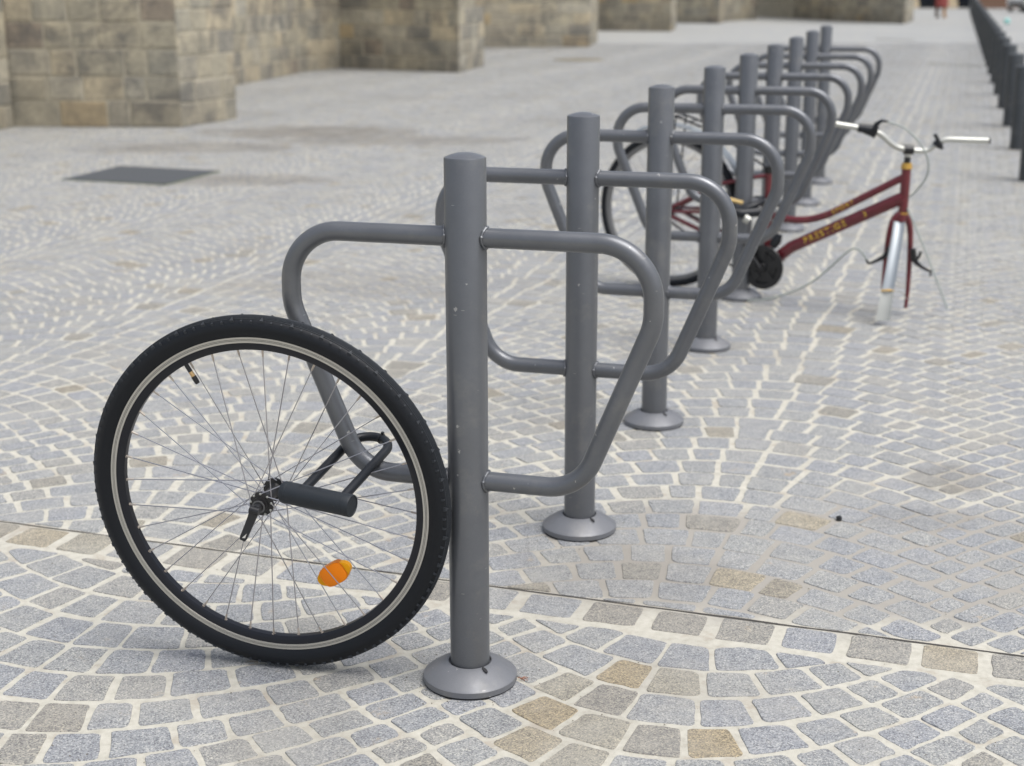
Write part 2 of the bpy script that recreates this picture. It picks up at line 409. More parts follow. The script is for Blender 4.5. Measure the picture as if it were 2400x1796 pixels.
def emit(poly, gap=.0048, jit=.0028):
    if len(poly) < 3 or area(poly) < .0011: return
    poly = [p+Vector((rnd.uniform(-jit, jit), rnd.uniform(-jit, jit))) for p in poly]
    P = shrink(poly, gap*rnd.uniform(.75, 1.45))
    if not P or len(P) < 3 or area(P) < .0007: return
    setts.append(P)
def column(bl, br, hw, apex, d, sgn, vmin, vmax, keep, phase=0.):
    """one column of arched rows between sheared boundaries s=bl and s=br"""
    kk = .55
    # rows of neighbouring columns meet on the shared boundary
    v = vmin + ((phase + sgn*kk*(br-apex) - vmin) % d)
    left_phase = (v - sgn*kk*(apex-bl)) % d
    while v < vmax:
        # row curve, sampled
        def pt(w, v=v):
            side = (br-apex) if w > 0 else (apex-bl)
            x0 = apex+SL*v
            xx = w*side
            yy = v - sgn*kk*side*w*w
            return Vector((x0+xx, yy))
        n = 80 if v < 7 else 26; pts = [pt(-1+2*i/n) for i in range(n+1)]
        # keep vertical shear of boundary: x shift with the drop
        pts = [Vector((p.x+SL*(p.y-v), p.y)) for p in pts]
        Ls = [0]
        for i in range(n): Ls.append(Ls[-1]+(pts[i+1]-pts[i]).length)
        tot = Ls[-1]
        def at(s):
            s = max(0, min(tot, s)); i = 0
            lo, hi = 0, n
            while hi-lo > 1:
                mid = (lo+hi)//2
                if Ls[mid] <= s: lo = mid
                else: hi = mid
            t = (s-Ls[lo])/(Ls[hi]-Ls[lo]); return pts[lo].lerp(pts[hi], t), (pts[hi]-pts[lo]).normalized()
        ta_ = Vector((1-SL*2*kk*sgn, -2*kk*sgn)).normalized(); tb_ = Vector((1+SL*2*kk*sgn, 2*kk*sgn)).normalized()
        wA = d*abs(-ta_.y*SL+ta_.x); wB = d*abs(-tb_.y*SL+tb_.x); sphi = abs(ta_.x*tb_.y-ta_.y*tb_.x)
        eR, eL = wB/2/sphi, wA/2/sphi
        cnt = max(3, round((tot-eL-eR)/.108)); step = (tot-eL-eR)/cnt
        cuts = [eL]
        for i in range(1, cnt): cuts.append(eL+step*(i+rnd.uniform(-.16, .16)+ (.0)))
        cuts.append(tot-eR)
        if rnd.random() < .5 and cnt > 4:
            k = rnd.randrange(2, cnt-1); cuts.pop(k)
            cuts.insert(k, (cuts[k-1]*.42+cuts[k]*.58) if k < len(cuts) else cuts[-1])
        dv = d*rnd.uniform(-.03, .03)
        def quad(s0, s1):
            a, ta = at(s0); b_, tb = at(s1)
            # thickness measured along the normal from vertical pitch d
            na = Vector((-ta.y, ta.x)); nb = Vector((-tb.y, tb.x))
            ha = d*abs(na.y + 0*na.x - SL*0)*.5; hb = d*abs(nb.y)*.5
            # translation of rows is (SL,1)*d: perpendicular pitch
            ha = d*abs(na.x*SL+na.y)*.5; hb = d*abs(nb.x*SL+nb.y)*.5
            off = Vector((0, dv))
            return [a-na*ha+off, b_-nb*hb+off, b_+nb*hb+off, a+na*ha+off]
        for i in range(len(cuts)-1):
            if cuts[i+1]-cuts[i] < .035: continue
            ex = .0052 if sgn > 0 else .0026; q = quad(cuts[i]+rnd.uniform(0, ex), cuts[i+1]-rnd.uniform(0, ex))
            if not inview(q[0]): continue
            for kf in keep: q = clip(q, kf)
            emit(q)
        # the shared diamond at the right-hand boundary
        p, _ = at(tot)
        if inview(p):
            hd = d*.5
            aa, bb = ta_*(wB/2/sphi), tb_*(wA/2/sphi); q = [p-aa-bb, p+aa-bb, p+aa+bb, p-aa+bb]
            for kf in keep: q = clip(q, kf)
            emit(q, .006)
        v += d
    return left_phase
YMAX = 31.0
def inview(p):
    return 1.2 < p.y < YMAX and abs(p.x) < .40*p.y+1.5
rear_keep = [lambda p: sd(p)-.003]
bnds = [.05+1.36*k for k in range(3, 0, -1)]+[.05, -1.40]+[-1.40-1.30*k for k in range(1, 16)]
ph = 0.
for k in range(len(bnds)):
    if k == len(bnds)-1: break
    br = bnds[k]; bl = bnds[k+1]
    ph = column(bl, br, 1.3, (bl+br)/2+rnd.uniform(-.03, .03), .106, 1, 1.0, YMAX+.5, rear_keep, ph)
front_keep = [lambda p: -(sd(p)+.132)]
fb = [-3.7, -2.25, -.84, .12, 1.25, 2.4, 3.6]
ph = .03
for i in range(5, -1, -1):
    bl, br = fb[i], fb[i+1]
    ap = {2: -.36, 1: -1.54}.get(i, (bl+br)/2)
    ph = column(bl, br, br-bl, ap, .112, -1, .2, 4.4, front_keep, ph)
# straight course along the joint
t = -1.2
while t < 4.6:
    L_ = rnd.uniform(.118, .140)
    q = [J0+JD*(t+.004)+JN*-.001, J0+JD*(t+L_)+JN*-.001, J0+JD*(t+L_)+JN*-(.118+rnd.uniform(-.006, .006)), J0+JD*(t+.004)+JN*-.118]
    emit(q, .006, .002); t += L_+rnd.uniform(.006, .016)

def sett_geo(P, near):
    """stone with its own worn edge: top ring, shoulder ring, foot ring"""
    out = []
    n = len(P)
    for i in range(n):
        a, b, c = P[i-1], P[i], P[(i+1) % n]
        la, lc = (a-b).length, (c-b).length
        ca = min(.008*rnd.uniform(.4, 1.7), la*.3); cc = min(.008*rnd.uniform(.4, 1.7), lc*.3)
        p0 = b+(a-b).normalized()*ca; p1 = b+(c-b).normalized()*cc
        if near:
            out.append(p0); out.append((p0+p1)*.35+b*.3); out.append(p1)
            if lc > .05:
                d = (c-b).normalized(); nn = Vector((-d.y, d.x))
                for f in (.35, .68): out.append(b.lerp(c, f)+nn*rnd.uniform(-.0022, .0022))
        else:
            out.append(p0); out.append(p1)
    ctr = sum(out, Vector((0, 0)))/len(out)
    h = rnd.uniform(-.0004, .0013)
    tx, ty = rnd.uniform(-.009, .009), rnd.uniform(-.009, .009)
    def Z(p): return h+(p.x-ctr.x)*tx+(p.y-ctr.y)*ty
    n = len(out); V = []; Fc = []
    def ring(k, dz):
        for p in out:
            q = ctr+(p-ctr)*k; V.append((q.x, q.y, Z(q)+dz))
    if near:
        ring(.965, 0); ring(.993, -.0008); ring(1.004, -.005)
        Fc.append(tuple(range(n)))
        for r in range(2):
            for i in range(n): Fc.append((r*n+i, (r+1)*n+i, (r+1)*n+(i+1) % n, r*n+(i+1) % n))
    else:
        ring(.99, 0); ring(1.005, -.005)
        Fc.append(tuple(range(n)))
        for i in range(n): Fc.append((i, n+i, n+(i+1) % n, (i+1) % n))
    return V, Fc, ctr
def in_frame(c):
    d = Vector((c.x, c.y, 0))-cam.matrix_world.translation; z = d.dot(F)
    return abs(d.dot(r2)/z) < .352 and d.dot(u2)/z > -.262
allc = [(sum(P, Vector((0, 0)))/len(P), P) for P in setts]
SPOTS = [((.22, 2.43), .22, .55), ((-.86, 2.40), .09, .9), ((.33, 2.52), .1, .6)]
allc.sort(key=lambda a: (0 if in_frame(a[0]) else 1, a[0].length))
rest = MB()
for i, (c, P) in enumerate(allc):
    if i < 300:
        V, Fc, ctr = sett_geo(P, True)
        mb = MB(); mb.add([(v[0]-ctr.x, v[1]-ctr.y, v[2]) for v in V], Fc)
        sdv = sd(c); pb = .42 if -.125 < sdv < -.005 else .02
        for (sx_, sy_), rr0, pp0 in SPOTS:
            if (c-Vector((sx_, sy_))).length < rr0: pb = max(pb, pp0)
        o = obj('sett', mb, M['sett_brown'] if rnd.random() < pb else M['sett'], ground, False); o.location = (ctr.x, ctr.y, 0)
        for k, pl in enumerate(o.data.polygons):
            if k: pl.use_smooth = True
    else:
        V, Fc, ctr = sett_geo(P, c.length < 5.5)
        rest.add(V, Fc)
obj('sett_field', rest, M['sett'], ground, False, kind='stuff')
# Object-level random would repeat on single islands: give each separate sett its own offset through a tiny material variant
print('setts', len(setts))

# dark open joint
cm = MB(); pts = []
t = -1.3; L0, L1 = [], []
while t < 4.7:
    w = .0020+.0028*abs(noise.noise(Vector((t*3, 0, 1))))+.002*abs(noise.noise(Vector((t*17, 2, 1))))
    o = .0018*noise.noise(Vector((t*9, 5, 0)))
    a = J0+JD*t+JN*(o+w); b = J0+JD*t+JN*(o-w)
    L0.append((a.x, a.y, -.0002)); L1.append((b.x, b.y, -.0002)); t += .02
n = len(L0); cm.add(L0+L1, [(i, i+1, n+i+1, n+i) for i in range(n-1)])
obj('expansion_joint', cm, M['crack'], ground, False)

# ------------------------------------------------------------------ bike stands
ROWA = R_(16.297)
POSTS = [(-.081, 2.592), (.163, 3.392), (.427, 4.285), (.704, 5.232), (.957, 6.100), (1.213, 6.970), (1.469, 7.830), (1.735, 8.760), (2.008, 9.705)]
RP = .0373
def make_stand():
    t = thing('bike_stand', '', 'bike stand', (0, 0, 0), 0, 'grey tubular bike stands in a row on the setts')
    p = MB()
    prof = [(RP, -.01), (RP, .993), (RP-.0012, .9955)]
    Rd = .12; h0 = .9955
    for k in range(1, 7):
        r = (RP-.0012)*(1-k/6.); z = h0+.0085*(1-(r/(RP-.0012))**2); prof.append((max(r, .0005), z))
    p.lathe(prof, 64); obj('post', p, M['paint'], t)
    for s in (-1, 1):
        b = MB()
        path = fillet([(s*(RP-.006), 0, .855), (s*.338, 0, .855), (s*.352, 0, .765), (s*.225, 0, .404), (s*(RP-.006), 0, .404)], [.088, .055, .085], 12)
        # hoop sides lean in towards the bottom
        path = fillet([(s*(RP-.006), 0, .855), (s*.3390, 0, .855), (s*.3390, 0, .716), (s*.2115, 0, .404), (s*(RP-.006), 0, .404)], [.098, .11, .090], 14)
        b.tube(path, .0178, 24); obj('hoop_tube', b, M['paint'], t)
        for z in (.855, .404):
            w = MB(); ring = []
            for k in range(30):
                a = 2*math.pi*k/30; yy = .0182*math.cos(a); zz = .0182*math.sin(a)
                xx = math.sqrt(RP**2-yy**2)
                ring.append((s*(xx+.0015), yy, z+zz))
            w.tube(ring, [.0030+.0009*math.sin(k*2.3)+.0006*math.sin(k*5.1) for k in range(30)], 8, closed=True)
            obj('weld', w, M['paint'], t)
    c = MB()
    prof = [(.0395, .036), (.0400, .0405), (.0415, .0418)]
    for k in range(1, 13):
        q = k/12; r = .0415+(.0885-.0415)*q; z = .0418-.0262*(q**1.42)
        prof.append((r, z))
    prof += [(.0893, .0146), (.0893, .0045), (.0885, .0035), (.0395, .003)]
    c.lathe(prof, 72); co = obj('base_collar', c, M['collar'], t)
    hmb = MB()   # keyhole slot of the collar's screw
    a = R_(-40)
    hx, hy = .052*math.cos(a), .052*math.sin(a)
    mt = Matrix.Translation((hx, hy, .0410)) @ Matrix.Rotation(a, 4, 'Z') @ Matrix.Rotation(R_(14), 4, 'Y')
    hmb.lathe([(.0001, .0002), (.0026, .0002), (.0026, -.001), (.0001, -.001)], 16, mt @ Matrix.Diagonal((3.4, 1.35, 1, 1)))
    obj('screw_hole', hmb, M['gasket'], co)
    g = MB(); g.lathe([(.0868, .0034), (.0868, -.004), (.04, -.004)], 48); obj('gasket', g, M['gasket'], t)
    return t
sl = ['nearest bike stand, a loose bicycle wheel leaning on it and locked to its hoop',
      'second bike stand from the front, empty, its collar standing clear on the setts',
      'third bike stand from the front, empty, in front of the red bicycle rear tyre',
      'fourth bike stand from the front, crossing the middle of the red bicycle rear wheel',
      'fifth bike stand from the front, its post carrying the black lock of the red bicycle',
      'sixth bike stand from the front, directly behind the red bicycle frame',
      'seventh bike stand from the front, third from the far end of the row',
      'eighth bike stand from the front, last but one of the row',
      'farthest bike stand at the far end of the row']
st0 = make_stand(); st0.location = (*POSTS[0], 0); st0.rotation_euler = (0, 0, -ROWA); st0['label'] = sl[0]
for i in range(1, 9): dup(st0, (*POSTS[i], 0), -ROWA+R_([0, .4, -.5, .3, -.2, .6, -.4, .2, 0][i]), sl[i])

# ------------------------------------------------------------------ loose wheel
WC = Vector((-.466, 2.633, .353)); az, tl = -.23274, -.07095
WN = Vector((math.sin(az)*math.cos(tl), -math.cos(az)*math.cos(tl), math.sin(tl)))
WH = -(WN.cross(Vector((0, 0, 1))).normalized()); WU = WN.cross(WH)
if WU.z < 0: WU = -WU
WC = WC+Vector((.0085, 0, .004))
RT = .3575
base = WC-WU*RT
wm = Matrix((( WH.x, -WN.x, WU.x), (WH.y, -WN.y, WU.y), (WH.z, -WN.z, WU.z)))
wheel = thing('bicycle_wheel', 'loose black bicycle wheel with silver rim leaning on the nearest grey post', 'bicycle wheel', base, wm)
def wl(n, a, u): return Vector((a, -n, u+RT))        # n towards camera, a right, u up, from the hub centre
# lathe about axis: local z of lathe -> -y(n) ; build with matrix
def axm(): return Matrix(((1, 0, 0, 0), (0, 0, -1, 0), (0, 1, 0, RT), (0, 0, 0, 1)))   # (x, y, z)->(x, -z, y+RT)
AX = axm()
ty = MB()
prof = []
for k in range(25):        # carcass from bead to bead
    a = math.pi*(-.5) + math.pi*k/24
    prof.append((.3330+.0212*math.cos(a)*1.0, .0200*math.sin(a)))
prof = [(.3165, -.0112), (.3205, -.0150)]+[p for p in prof if p[0] > .326]+[(.3205, .0150), (.3165, .0112)]
ty.lathe(prof, 180, AX, closed=True); tyre = obj('tyre', ty, M['rubber'], wheel)
tr = MB()   # tread cap with file rows and shoulder knobs
rows = 9
for j in range(rows):
    n0 = (-.5+(j+.5)/rows)*.0245; r0 = .3330+.0212*math.sqrt(max(0, 1-(n0/.0200)**2))
    tr.lathe([(r0-.0006, n0-.0010), (r0+.0010, n0-.0008), (r0+.0010, n0+.0008), (r0-.0006, n0+.0010)], 240, AX, closed=True)
NK = 114
for s in (-1, 1):
    for k in range(NK):
        big = (k % 3 == 0)
        a = 2*math.pi*(k+.5*(s > 0))/NK; n0 = s*(.0142 if big else .0155)
        rr = .3330+.0212*math.sqrt(1-(n0/.0200)**2)
        u = Vector((math.cos(a), math.sin(a))); v = Vector((-u.y, u.x))
        ww = .0046 if big else .0028; hh = .0046
        tip = n0-s*(.0046 if big else .001)
        rt = .3330+.0212*math.sqrt(max(0, 1-(tip/.0200)**2))
        def P(r, tt, n): q = u*r+v*tt; return AX @ Vector((q.x, q.y, n))
        V = [P(rr-.003, -ww, n0+s*.0016), P(rr-.003, ww, n0+s*.0016), P(rt-.001, 0, tip), P(rr+hh*.5, -ww*.8, n0+s*.0026), P(rr+hh*.5, ww*.8, n0+s*.0026), P(rt+hh*.8, 0, tip)]
        tr.add(V, [(3, 4, 5), (0, 3, 5, 2), (1, 2, 5, 4), (0, 1, 4, 3)])
tre = obj('tread', tr, M['tread'], tyre, kind='stuff')
rm = MB()
rp = [(.3165, .0112), (.3050, .0112), (.3030, .0108), (.2950, .0088), (.2910, .0060), (.2905, 0)]
pr = rp+[(r, -n) for r, n in rp[::-1][1:]]
rm.lathe(pr, 180, AX, closed=True); rim = obj('rim', rm, M['rimblack'], wheel)
for s in (-1, 1):
    bt = MB()
    for r0, r1 in ((.3166, .3126), (.3120, .3103), (.3097, .3056)):
        bt.lathe([(r0, s*.0112), (r0-.0002, s*.0121), (r1+.0002, s*.0121), (r1, s*.0112)], 180, AX, closed=True)
    obj('brake_track', bt, M['rimsilver'], rim)
OFF = 180-174.2   # measured rim-hole angle
for k in range(36):
    th = R_(-92.2+10*k)
    s = 1 if k % 2 == 0 else -1            # which flange
    q = (k//2) % 2; d = 1 if q == 0 else -1
    ha = th+d*R_(62)
    rimp = wl(s*.002, .2900*math.cos(th), .2900*math.sin(th))
    hubp = wl(s*(.0339+.0028*d), .0205*math.cos(ha), .0205*math.sin(ha))
    sp = MB(); sp.tube([hubp, rimp], .00105, 6)
    so = obj('spoke', sp, M['steel'], wheel)
    dv = (hubp-rimp).normalized(); np_ = MB()
    np_.tube([rimp-dv*.003, rimp+dv*.001, rimp+dv*.0115, rimp+dv*.013], [.0030, .0021, .0019, .0012], 8)
    np_.tube([rimp-dv*.0035, rimp-dv*.0005], [.0042, .0036], 10)
    obj('nipple', np_, M['nipple'], so)
    he = MB(); he.lathe([(.0001, -.0020), (.0022, -.0012), (.0024, .0004), (.0001, .0018)], 8, Matrix.Translation(hubp+Vector((0, -s*.0006, 0))) @ Matrix.Rotation(R_(90), 4, 'X'))
    if d > 0: obj('spoke_head', he, M['chrome'], so)
hb = MB()
hp = [(.001, -.060), (.0055, -.060), (.0055, -.050), (.0095, -.049), (.0105, -.0435), (.0150, -.0425), (.0150, -.0375), (.0232, -.0360), (.0236, -.0318), (.0150, -.0300), (.0115, -.0240), (.0105, 0)]
hp = hp+[(r, -h) for r, h in hp[::-1][1:]]
hb.lathe(hp, 48, AX); hub = obj('hub', hb, M['blk'], wheel)
for s in (-1, 1):
    hh = MB(); hh.lathe([(.0125, s*.0495), (.0125, s*.0502), (.0098, s*.0502), (.0098, s*.0495)], 32, AX, closed=True)
    obj('dust_seal', hh, plain('grey_seal', (.13, .13, .13), .5), hub)
# quick release: nut housing and flat lever
qr = MB(); c0 = wl(.060, 0, 0)
qr.tube([wl(.048, 0, 0), wl(.058, 0, 0), wl(.064, 0, 0)], [.0088, .0088, .0078], 20)
qr.tube([wl(.066, -.010, .002), wl(.066, .008, -.002)], .0072, 18)
qo = obj('quick_release', qr, M['blk'], wheel)
lv = MB()
import itertools
ldir = Vector((-.36, -.93)); ldir.normalize(); lpn = Vector((-ldir.y, ldir.x))
def LP(s, w, n): q = ldir*s+lpn*w; return wl(n, q.x, q.y)
secs = [(-.004, .0078, .069), (.008, .0085, .070), (.016, .0078, .072), (.034, .0074, .078), (.050, .0072, .084), (.056, .0052, .086)]
V = []
for s_, w_, n_ in secs: V += [LP(s_, -w_, n_-.0022), LP(s_, w_, n_-.0022), LP(s_, w_, n_+.0022), LP(s_, -w_, n_+.0022)]
fs = []
for i in range(len(secs)-1):
    for k in range(4): fs.append((i*4+k, i*4+(k+1) % 4, i*4+4+(k+1) % 4, i*4+4+k))
fs += [(0, 1, 2, 3), tuple(len(V)-4+k for k in (3, 2, 1, 0))]
lv.add(V, fs); lo = obj('lever', lv, M['blk'], qo)
tri = MB(); tri.add([LP(.051, -.002, .0885), LP(.041, .003, .0843), LP(.049, .0035, .0878), LP(.051, -.002, .0880), LP(.041, .003, .0838), LP(.049, .0035, .0873)], [(0, 1, 2), (5, 4, 3)])
obj('lever_window', tri, plain('pale_mark', (.45, .44, .40), .6), qo, False)
# valve
va = R_(119.5)
def VP(r, n=0.): return wl(n, r*math.cos(va), r*math.sin(va))
v1 = MB(); v1.tube([VP(.292), VP(.275)], .0042, 14); vo = obj('valve', v1, M['blk'], wheel)
v2 = MB(); v2.tube([VP(.276), VP(.264)], .0041, 14); obj('valve_thread', v2, M['brass'], vo)
v3 = MB(); v3.tube([VP(.265), VP(.252), VP(.2495)], [.0050, .0047, .0036], 14); obj('valve_cap', v3, M['blk'], vo)
# spoke reflector
rc = Vector((.121, -.149)); rd_ = Vector((.84, .54)).normalized(); rp_ = Vector((-rd_.y, rd_.x))
def RP3(x, y, n): q = rc+rd_*x+rp_*y; return wl(n, q.x, q.y)
def lens(mb, L, Wd, n0, n1, p=2.4, bul=0.):
    top = []; seg = 40
    for ring, nn_, sc in ((0, n0, 1.), (1, n1-.001, 1.), (2, n1, .94)):
        for k in range(seg):
            a = 2*math.pi*k/seg; ca, sa = math.cos(a), math.sin(a)
            x = L*math.copysign(abs(ca)**(2/p), ca)*sc; y = Wd*math.copysign(abs(sa)**(2/p), sa)*sc
            top.append(RP3(x, y, nn_))
    f = []
    for r in range(2):
        for k in range(seg): f.append((r*seg+k, r*seg+(k+1) % seg, (r+1)*seg+(k+1) % seg, (r+1)*seg+k))
    f.append(tuple(range(2*seg, 3*seg))); f.append(tuple(range(seg))[::-1])
    mb.add(top, f)
rb = MB(); lens(rb, .0375, .0185, -.008, .004, 2.2); ro = obj('reflector', rb, M['amber_edge'], wheel)
rl = MB(); lens(rl, .0270, .0205, -.0095, .0062, 3.6); obj('reflector_lens', rl, M['amber'], ro)

# ------------------------------------------------------------------ U-lock
def W_at(n, a, u): return WC+WN*n+WH*a+WU*u
Lp = Vector((-.4265, 2.608, .3745)); 
# camera-space directions
def cs(r, u, t): return r2*r+u2*u-F*t            # right, up, towards the camera
A_ = cs(.127, -.024, .055)
Lp = Vector((-.422, 2.592, .3845)); Lp = W_at(.034, .0465, .0275); Lp += (cam.matrix_world.translation-Lp).normalized()*.050
D_ = cs(.0630, .0750, -.128)
A_ = A_-D_*(A_.dot(D_)/D_.dot(D_))
An = A_.normalized(); Dn = D_.normalized(); Nn = An.cross(Dn)
lm = Matrix(((An.x, Dn.x, Nn.x, 0), (An.y, Dn.y, Nn.y, 0), (An.z, Dn.z, Nn.z, 0), (0, 0, 0, 1)))
lock = thing('bike_lock', 'black U-lock through the loose wheel spokes round the nearest stand hoop', 'bike lock', (Lp.x, Lp.y, Lp.z), lm.to_3x3())
LLEN = A_.length
lb = MB()
rx = Matrix.Rotation(R_(90), 4, 'Y')
lb.lathe([(.012, -.004), (.0182, -.0025), (.0202, .001), (.0202, .008), (.0198, .0085), (.0202, .009), (.0204, LLEN*.5), (.0202, LLEN-.015), (.0198, LLEN-.0145), (.0206, LLEN-.014), (.0206, LLEN-.002), (.0199, LLEN-.0005), (.0184, LLEN-.0003), (.0178, LLEN-.0016), (.001, LLEN-.0016)], 56, rx)
lbo = obj('lock_body', lb, M['lockbody'], lock)
x1, x2 = .030, .030+.081
sh = MB(); LEG = .186
sp_ = [Vector((x1, .010, 0))]
n = 20; rr_ = (x2-x1)/2
sp_ += [Vector((x1, LEG*.3, 0)), Vector((x1, LEG*.7, 0))]
for k in range(n+1):
    a = math.pi*k/n; sp_.append(Vector(((x1+x2)/2-rr_*math.cos(a), LEG+rr_*math.sin(a)*.95, 0)))
sp_ += [Vector((x2, LEG*.6, 0)), Vector((x2, .010, 0))]
sh.tube(sp_, .0088, 18); obj('shackle', sh, M['blkplastic'], lock)
ti = MB(); q = sp_[15]; tq = (sp_[16]-sp_[14]).normalized(); bq = tq.cross(Vector((0, 0, 1)))
ti.tube([q+.0095*(math.cos(a)*bq+math.sin(a)*Vector((0, 0, 1))) for a in [2*math.pi*k/16 for k in range(16)]], .0013, 6, closed=True)
ti.box(q+Vector((0, 0, 1))*.0095+bq*-.004, (.005, .005, .006)); obj('cable_tie', ti, M['blk'], lock)
kh = MB()
for xx, rad, ang in ((.022, .0016, -38), (.070, .0024, -40), (.112, .0016, -38)):
    pass
def textmesh(txt, size, ext=0.0):
    cu = bpy.data.curves.new('txt', 'FONT'); cu.body = txt; cu.size = size; cu.extrude = ext; cu.align_x = 'CENTER'; cu.align_y = 'CENTER'
    cu.space_character = 1.25; cu.resolution_u = 3
    o = bpy.data.objects.new('txt', cu); COL.objects.link(o)
    me = bpy.data.meshes.new_from_object(o); bpy.data.objects.remove(o); return me
# direction on the body facing the camera, expressed in lock coordinates
inv = lm.to_3x3().inverted()
tocam = (inv @ (cam.matrix_world.translation-Lp)); camang = math.atan2(tocam.z, tocam.y)
upv = inv @ Vector((0, 0, 1)); upang = math.atan2(upv.z, upv.y)
sgn_ = 1 if math.sin(upang-camang) > 0 else -1
me = textmesh('ELOPS', .0095)
vv = [v.co.copy() for v in me.vertices]
ta = camang+sgn_*R_(52)
NV = [(LLEN*.40+v.x*1.45, .0207*math.cos(ta+sgn_*v.y/.0205), .0207*math.sin(ta+sgn_*v.y/.0205)) for v in vv]
me2 = bpy.data.meshes.new('lettering'); me2.from_pydata(NV, [], [tuple(p.vertices) for p in me.polygons]); me2.materials.append(M['emboss'])
obj('lettering', me2, None, lbo)
for xx, rad in ((.026, .0013), (.070, .0022), (.113, .0014)):
    h_ = MB(); a = camang-sgn_*R_(22 if rad < .002 else 20)
    c_ = Vector((xx, .0203*math.cos(a), .0203*math.sin(a))); dn = Vector((0, math.cos(a), math.sin(a)))
    h_.tube([c_-dn*.001, c_+dn*.0006], rad, 14); obj('keyhole', h_, M['emboss'], lbo)

# ------------------------------------------------------------------ red bicycle without front wheel
BG = Vector((.713, 6.309, 0)); be = Vector((.842, -.539, 0)).normalized(); brot = math.atan2(be.y, be.x)
bike = thing('bicycle', 'red step-through bicycle with missing front wheel and saddle propped in the stands', 'bicycle', BG, brot)
BI = Matrix.Rotation(-brot, 3, 'Z')
def bw(x, y, z): return BI @ (Vector((x, y, z))-BG)      # world to bike coordinates
HC = Vector((-.045, 0, .335))
BX = Matrix(((1, 0, 0, HC.x), (0, 0, -1, 0), (0, 1, 0, HC.z), (0, 0, 0, 1)))
# rear wheel: parts straight under the bicycle
t_ = MB(); pf = []
for k in range(17):
    a = -math.pi/2+math.pi*k/16; pf.append((.312+.020*math.cos(a), .019*math.sin(a)))
t_.lathe([(.302, -.012)]+pf+[(.302, .012)], 96, BX, closed=True); rw = obj('rear_tyre', t_, M['rubber'], bike)
t_ = MB(); t_.lathe([(.303, .0115), (.290, .0115), (.284, .006), (.284, -.006), (.290, -.0115), (.303, -.0115)], 96, BX, closed=True); rr2 = obj('rear_rim', t_, plain('dull_rim', (.20, .20, .20), .45, .5), bike)
for k in range(36):
    th = R_(5+10*k); s = 1 if k % 2 else -1; d = 1 if (k//2) % 2 else -1; ha = th+d*R_(60)
    s_ = MB(); s_.tube([HC+Vector((.285*math.cos(th), s*.002, .285*math.sin(th))), HC+Vector((.020*math.cos(ha), s*.030, .020*math.sin(ha)))], .0010, 5)
    obj('spoke', s_, M['steel'], rr2)
t_ = MB(); t_.lathe([(.004, -.066), (.008, -.064), (.008, -.045), (.022, -.040), (.022, -.034), (.012, -.030), (.012, .030), (.022, .034), (.022, .040), (.008, .055), (.004, .066)], 28, BX); obj('rear_hub', t_, M['blk'], bike)
t_ = MB()      # sprockets on the side seen by the camera
for i, r in enumerate((.043, .039, .035, .031, .028, .024)):
    n0 = .038+i*.0042; t_.lathe([(r, n0), (r, n0+.002), (.015, n0+.002), (.015, n0)], 32, BX, closed=True)
obj('sprockets', t_, M['blk'], bike)
def arc(cx, cz, r, a0, a1, w, th, n=24, y=0):
    m_ = MB(); V = []; fs = []
    for i in range(n+1):
        a = R_(a0+(a1-a0)*i/n); ca, sa = math.cos(a), math.sin(a)
        for (dy, dr) in ((-w/2, -.010), (-w/2*.72, -.001), (0, .002), (w/2*.72, -.001), (w/2, -.010)):
            V.append((cx+(r+dr)*ca, y+dy, cz+(r+dr)*sa))
        for (dy, dr) in ((w/2, -.010-th), (w/2*.72, -.001-th), (0, .002-th), (-w/2*.72, -.001-th), (-w/2, -.010-th)):
            V.append((cx+(r+dr)*ca, y+dy, cz+(r+dr)*sa))
    for i in range(n):
        for k in range(10): fs.append((i*10+k, i*10+(k+1) % 10, i*10+10+(k+1) % 10, i*10+10+k))
    fs += [tuple(range(10)), tuple(n*10+k for k in range(10))[::-1]]
    m_.add(V, fs); return m_
obj('rear_mudguard', arc(HC.x, HC.z, .370, 0, 118, .052, .0015), M['alloy'], bike)
def bt(name, pts, r, mat='red', n=14, par=None):
    m_ = MB(); m_.tube(pts, r, n); return obj(name, m_, M[mat] if isinstance(mat, str) else mat, par or bike)
V3 = Vector
BB = V3((.414, 0, .140)); STt = V3((.404, 0, .545))
frame = bt('head_tube', [(.9765, 0, .582), (.974, 0, .400)], .0185)
bt('down_tube', [BB, (.520, 0, .228), (.9745, 0, .466)], .0250)
tp = smooth_path([(.395, 0, .372), (.427, 0, .352), (.498, 0, .340), (.570, 0, .343), (.640, 0, .362), (.707, 0, .394), (.830, 0, .464), (.968, 0, .544)], 5)
bt('top_tube', tp, .0150)
bt('seat_tube', [BB, STt], .0160)
bt('seat_clamp', [STt-V3((-.001, 0, .022)), STt+V3((0, 0, .006))], .0195, 'blk')
bt('clamp_lever', [STt+V3((.0, -.022, -.008)), STt+V3((.035, -.030, .020)), STt+V3((.070, -.030, .040))], .0055, 'blk', 8)
for s in (-1, 1):
    bt('seat_stay', [HC+V3((0, s*.062, 0)), (.20, s*.045, .468), STt+V3((0, s*.012, -.03))], .0080)
    bt('chain_stay', [HC+V3((0, s*.062, 0)), (.17, s*.048, .255), BB+V3((-.02, s*.02, 0))], .0095)
    bt('mixte_stay', [HC+V3((0, s*.062, .004)), (.24, s*.05, .352), (.42, s*.014, .356)], .0070)
bt('bottom_bracket', [BB+V3((0, -.038, 0)), BB+V3((0, .038, 0))], .021)
bt('lower_headset', [(.974, 0, .408), (.9735, 0, .388)], .0215, 'gold')
bt('upper_headset', [(.9765, 0, .578), (.977, 0, .600)], [.0225, .0185], 'gold')
bt('stem', [(.977, 0, .598), (.979, 0, .664)], .0125, 'blk')
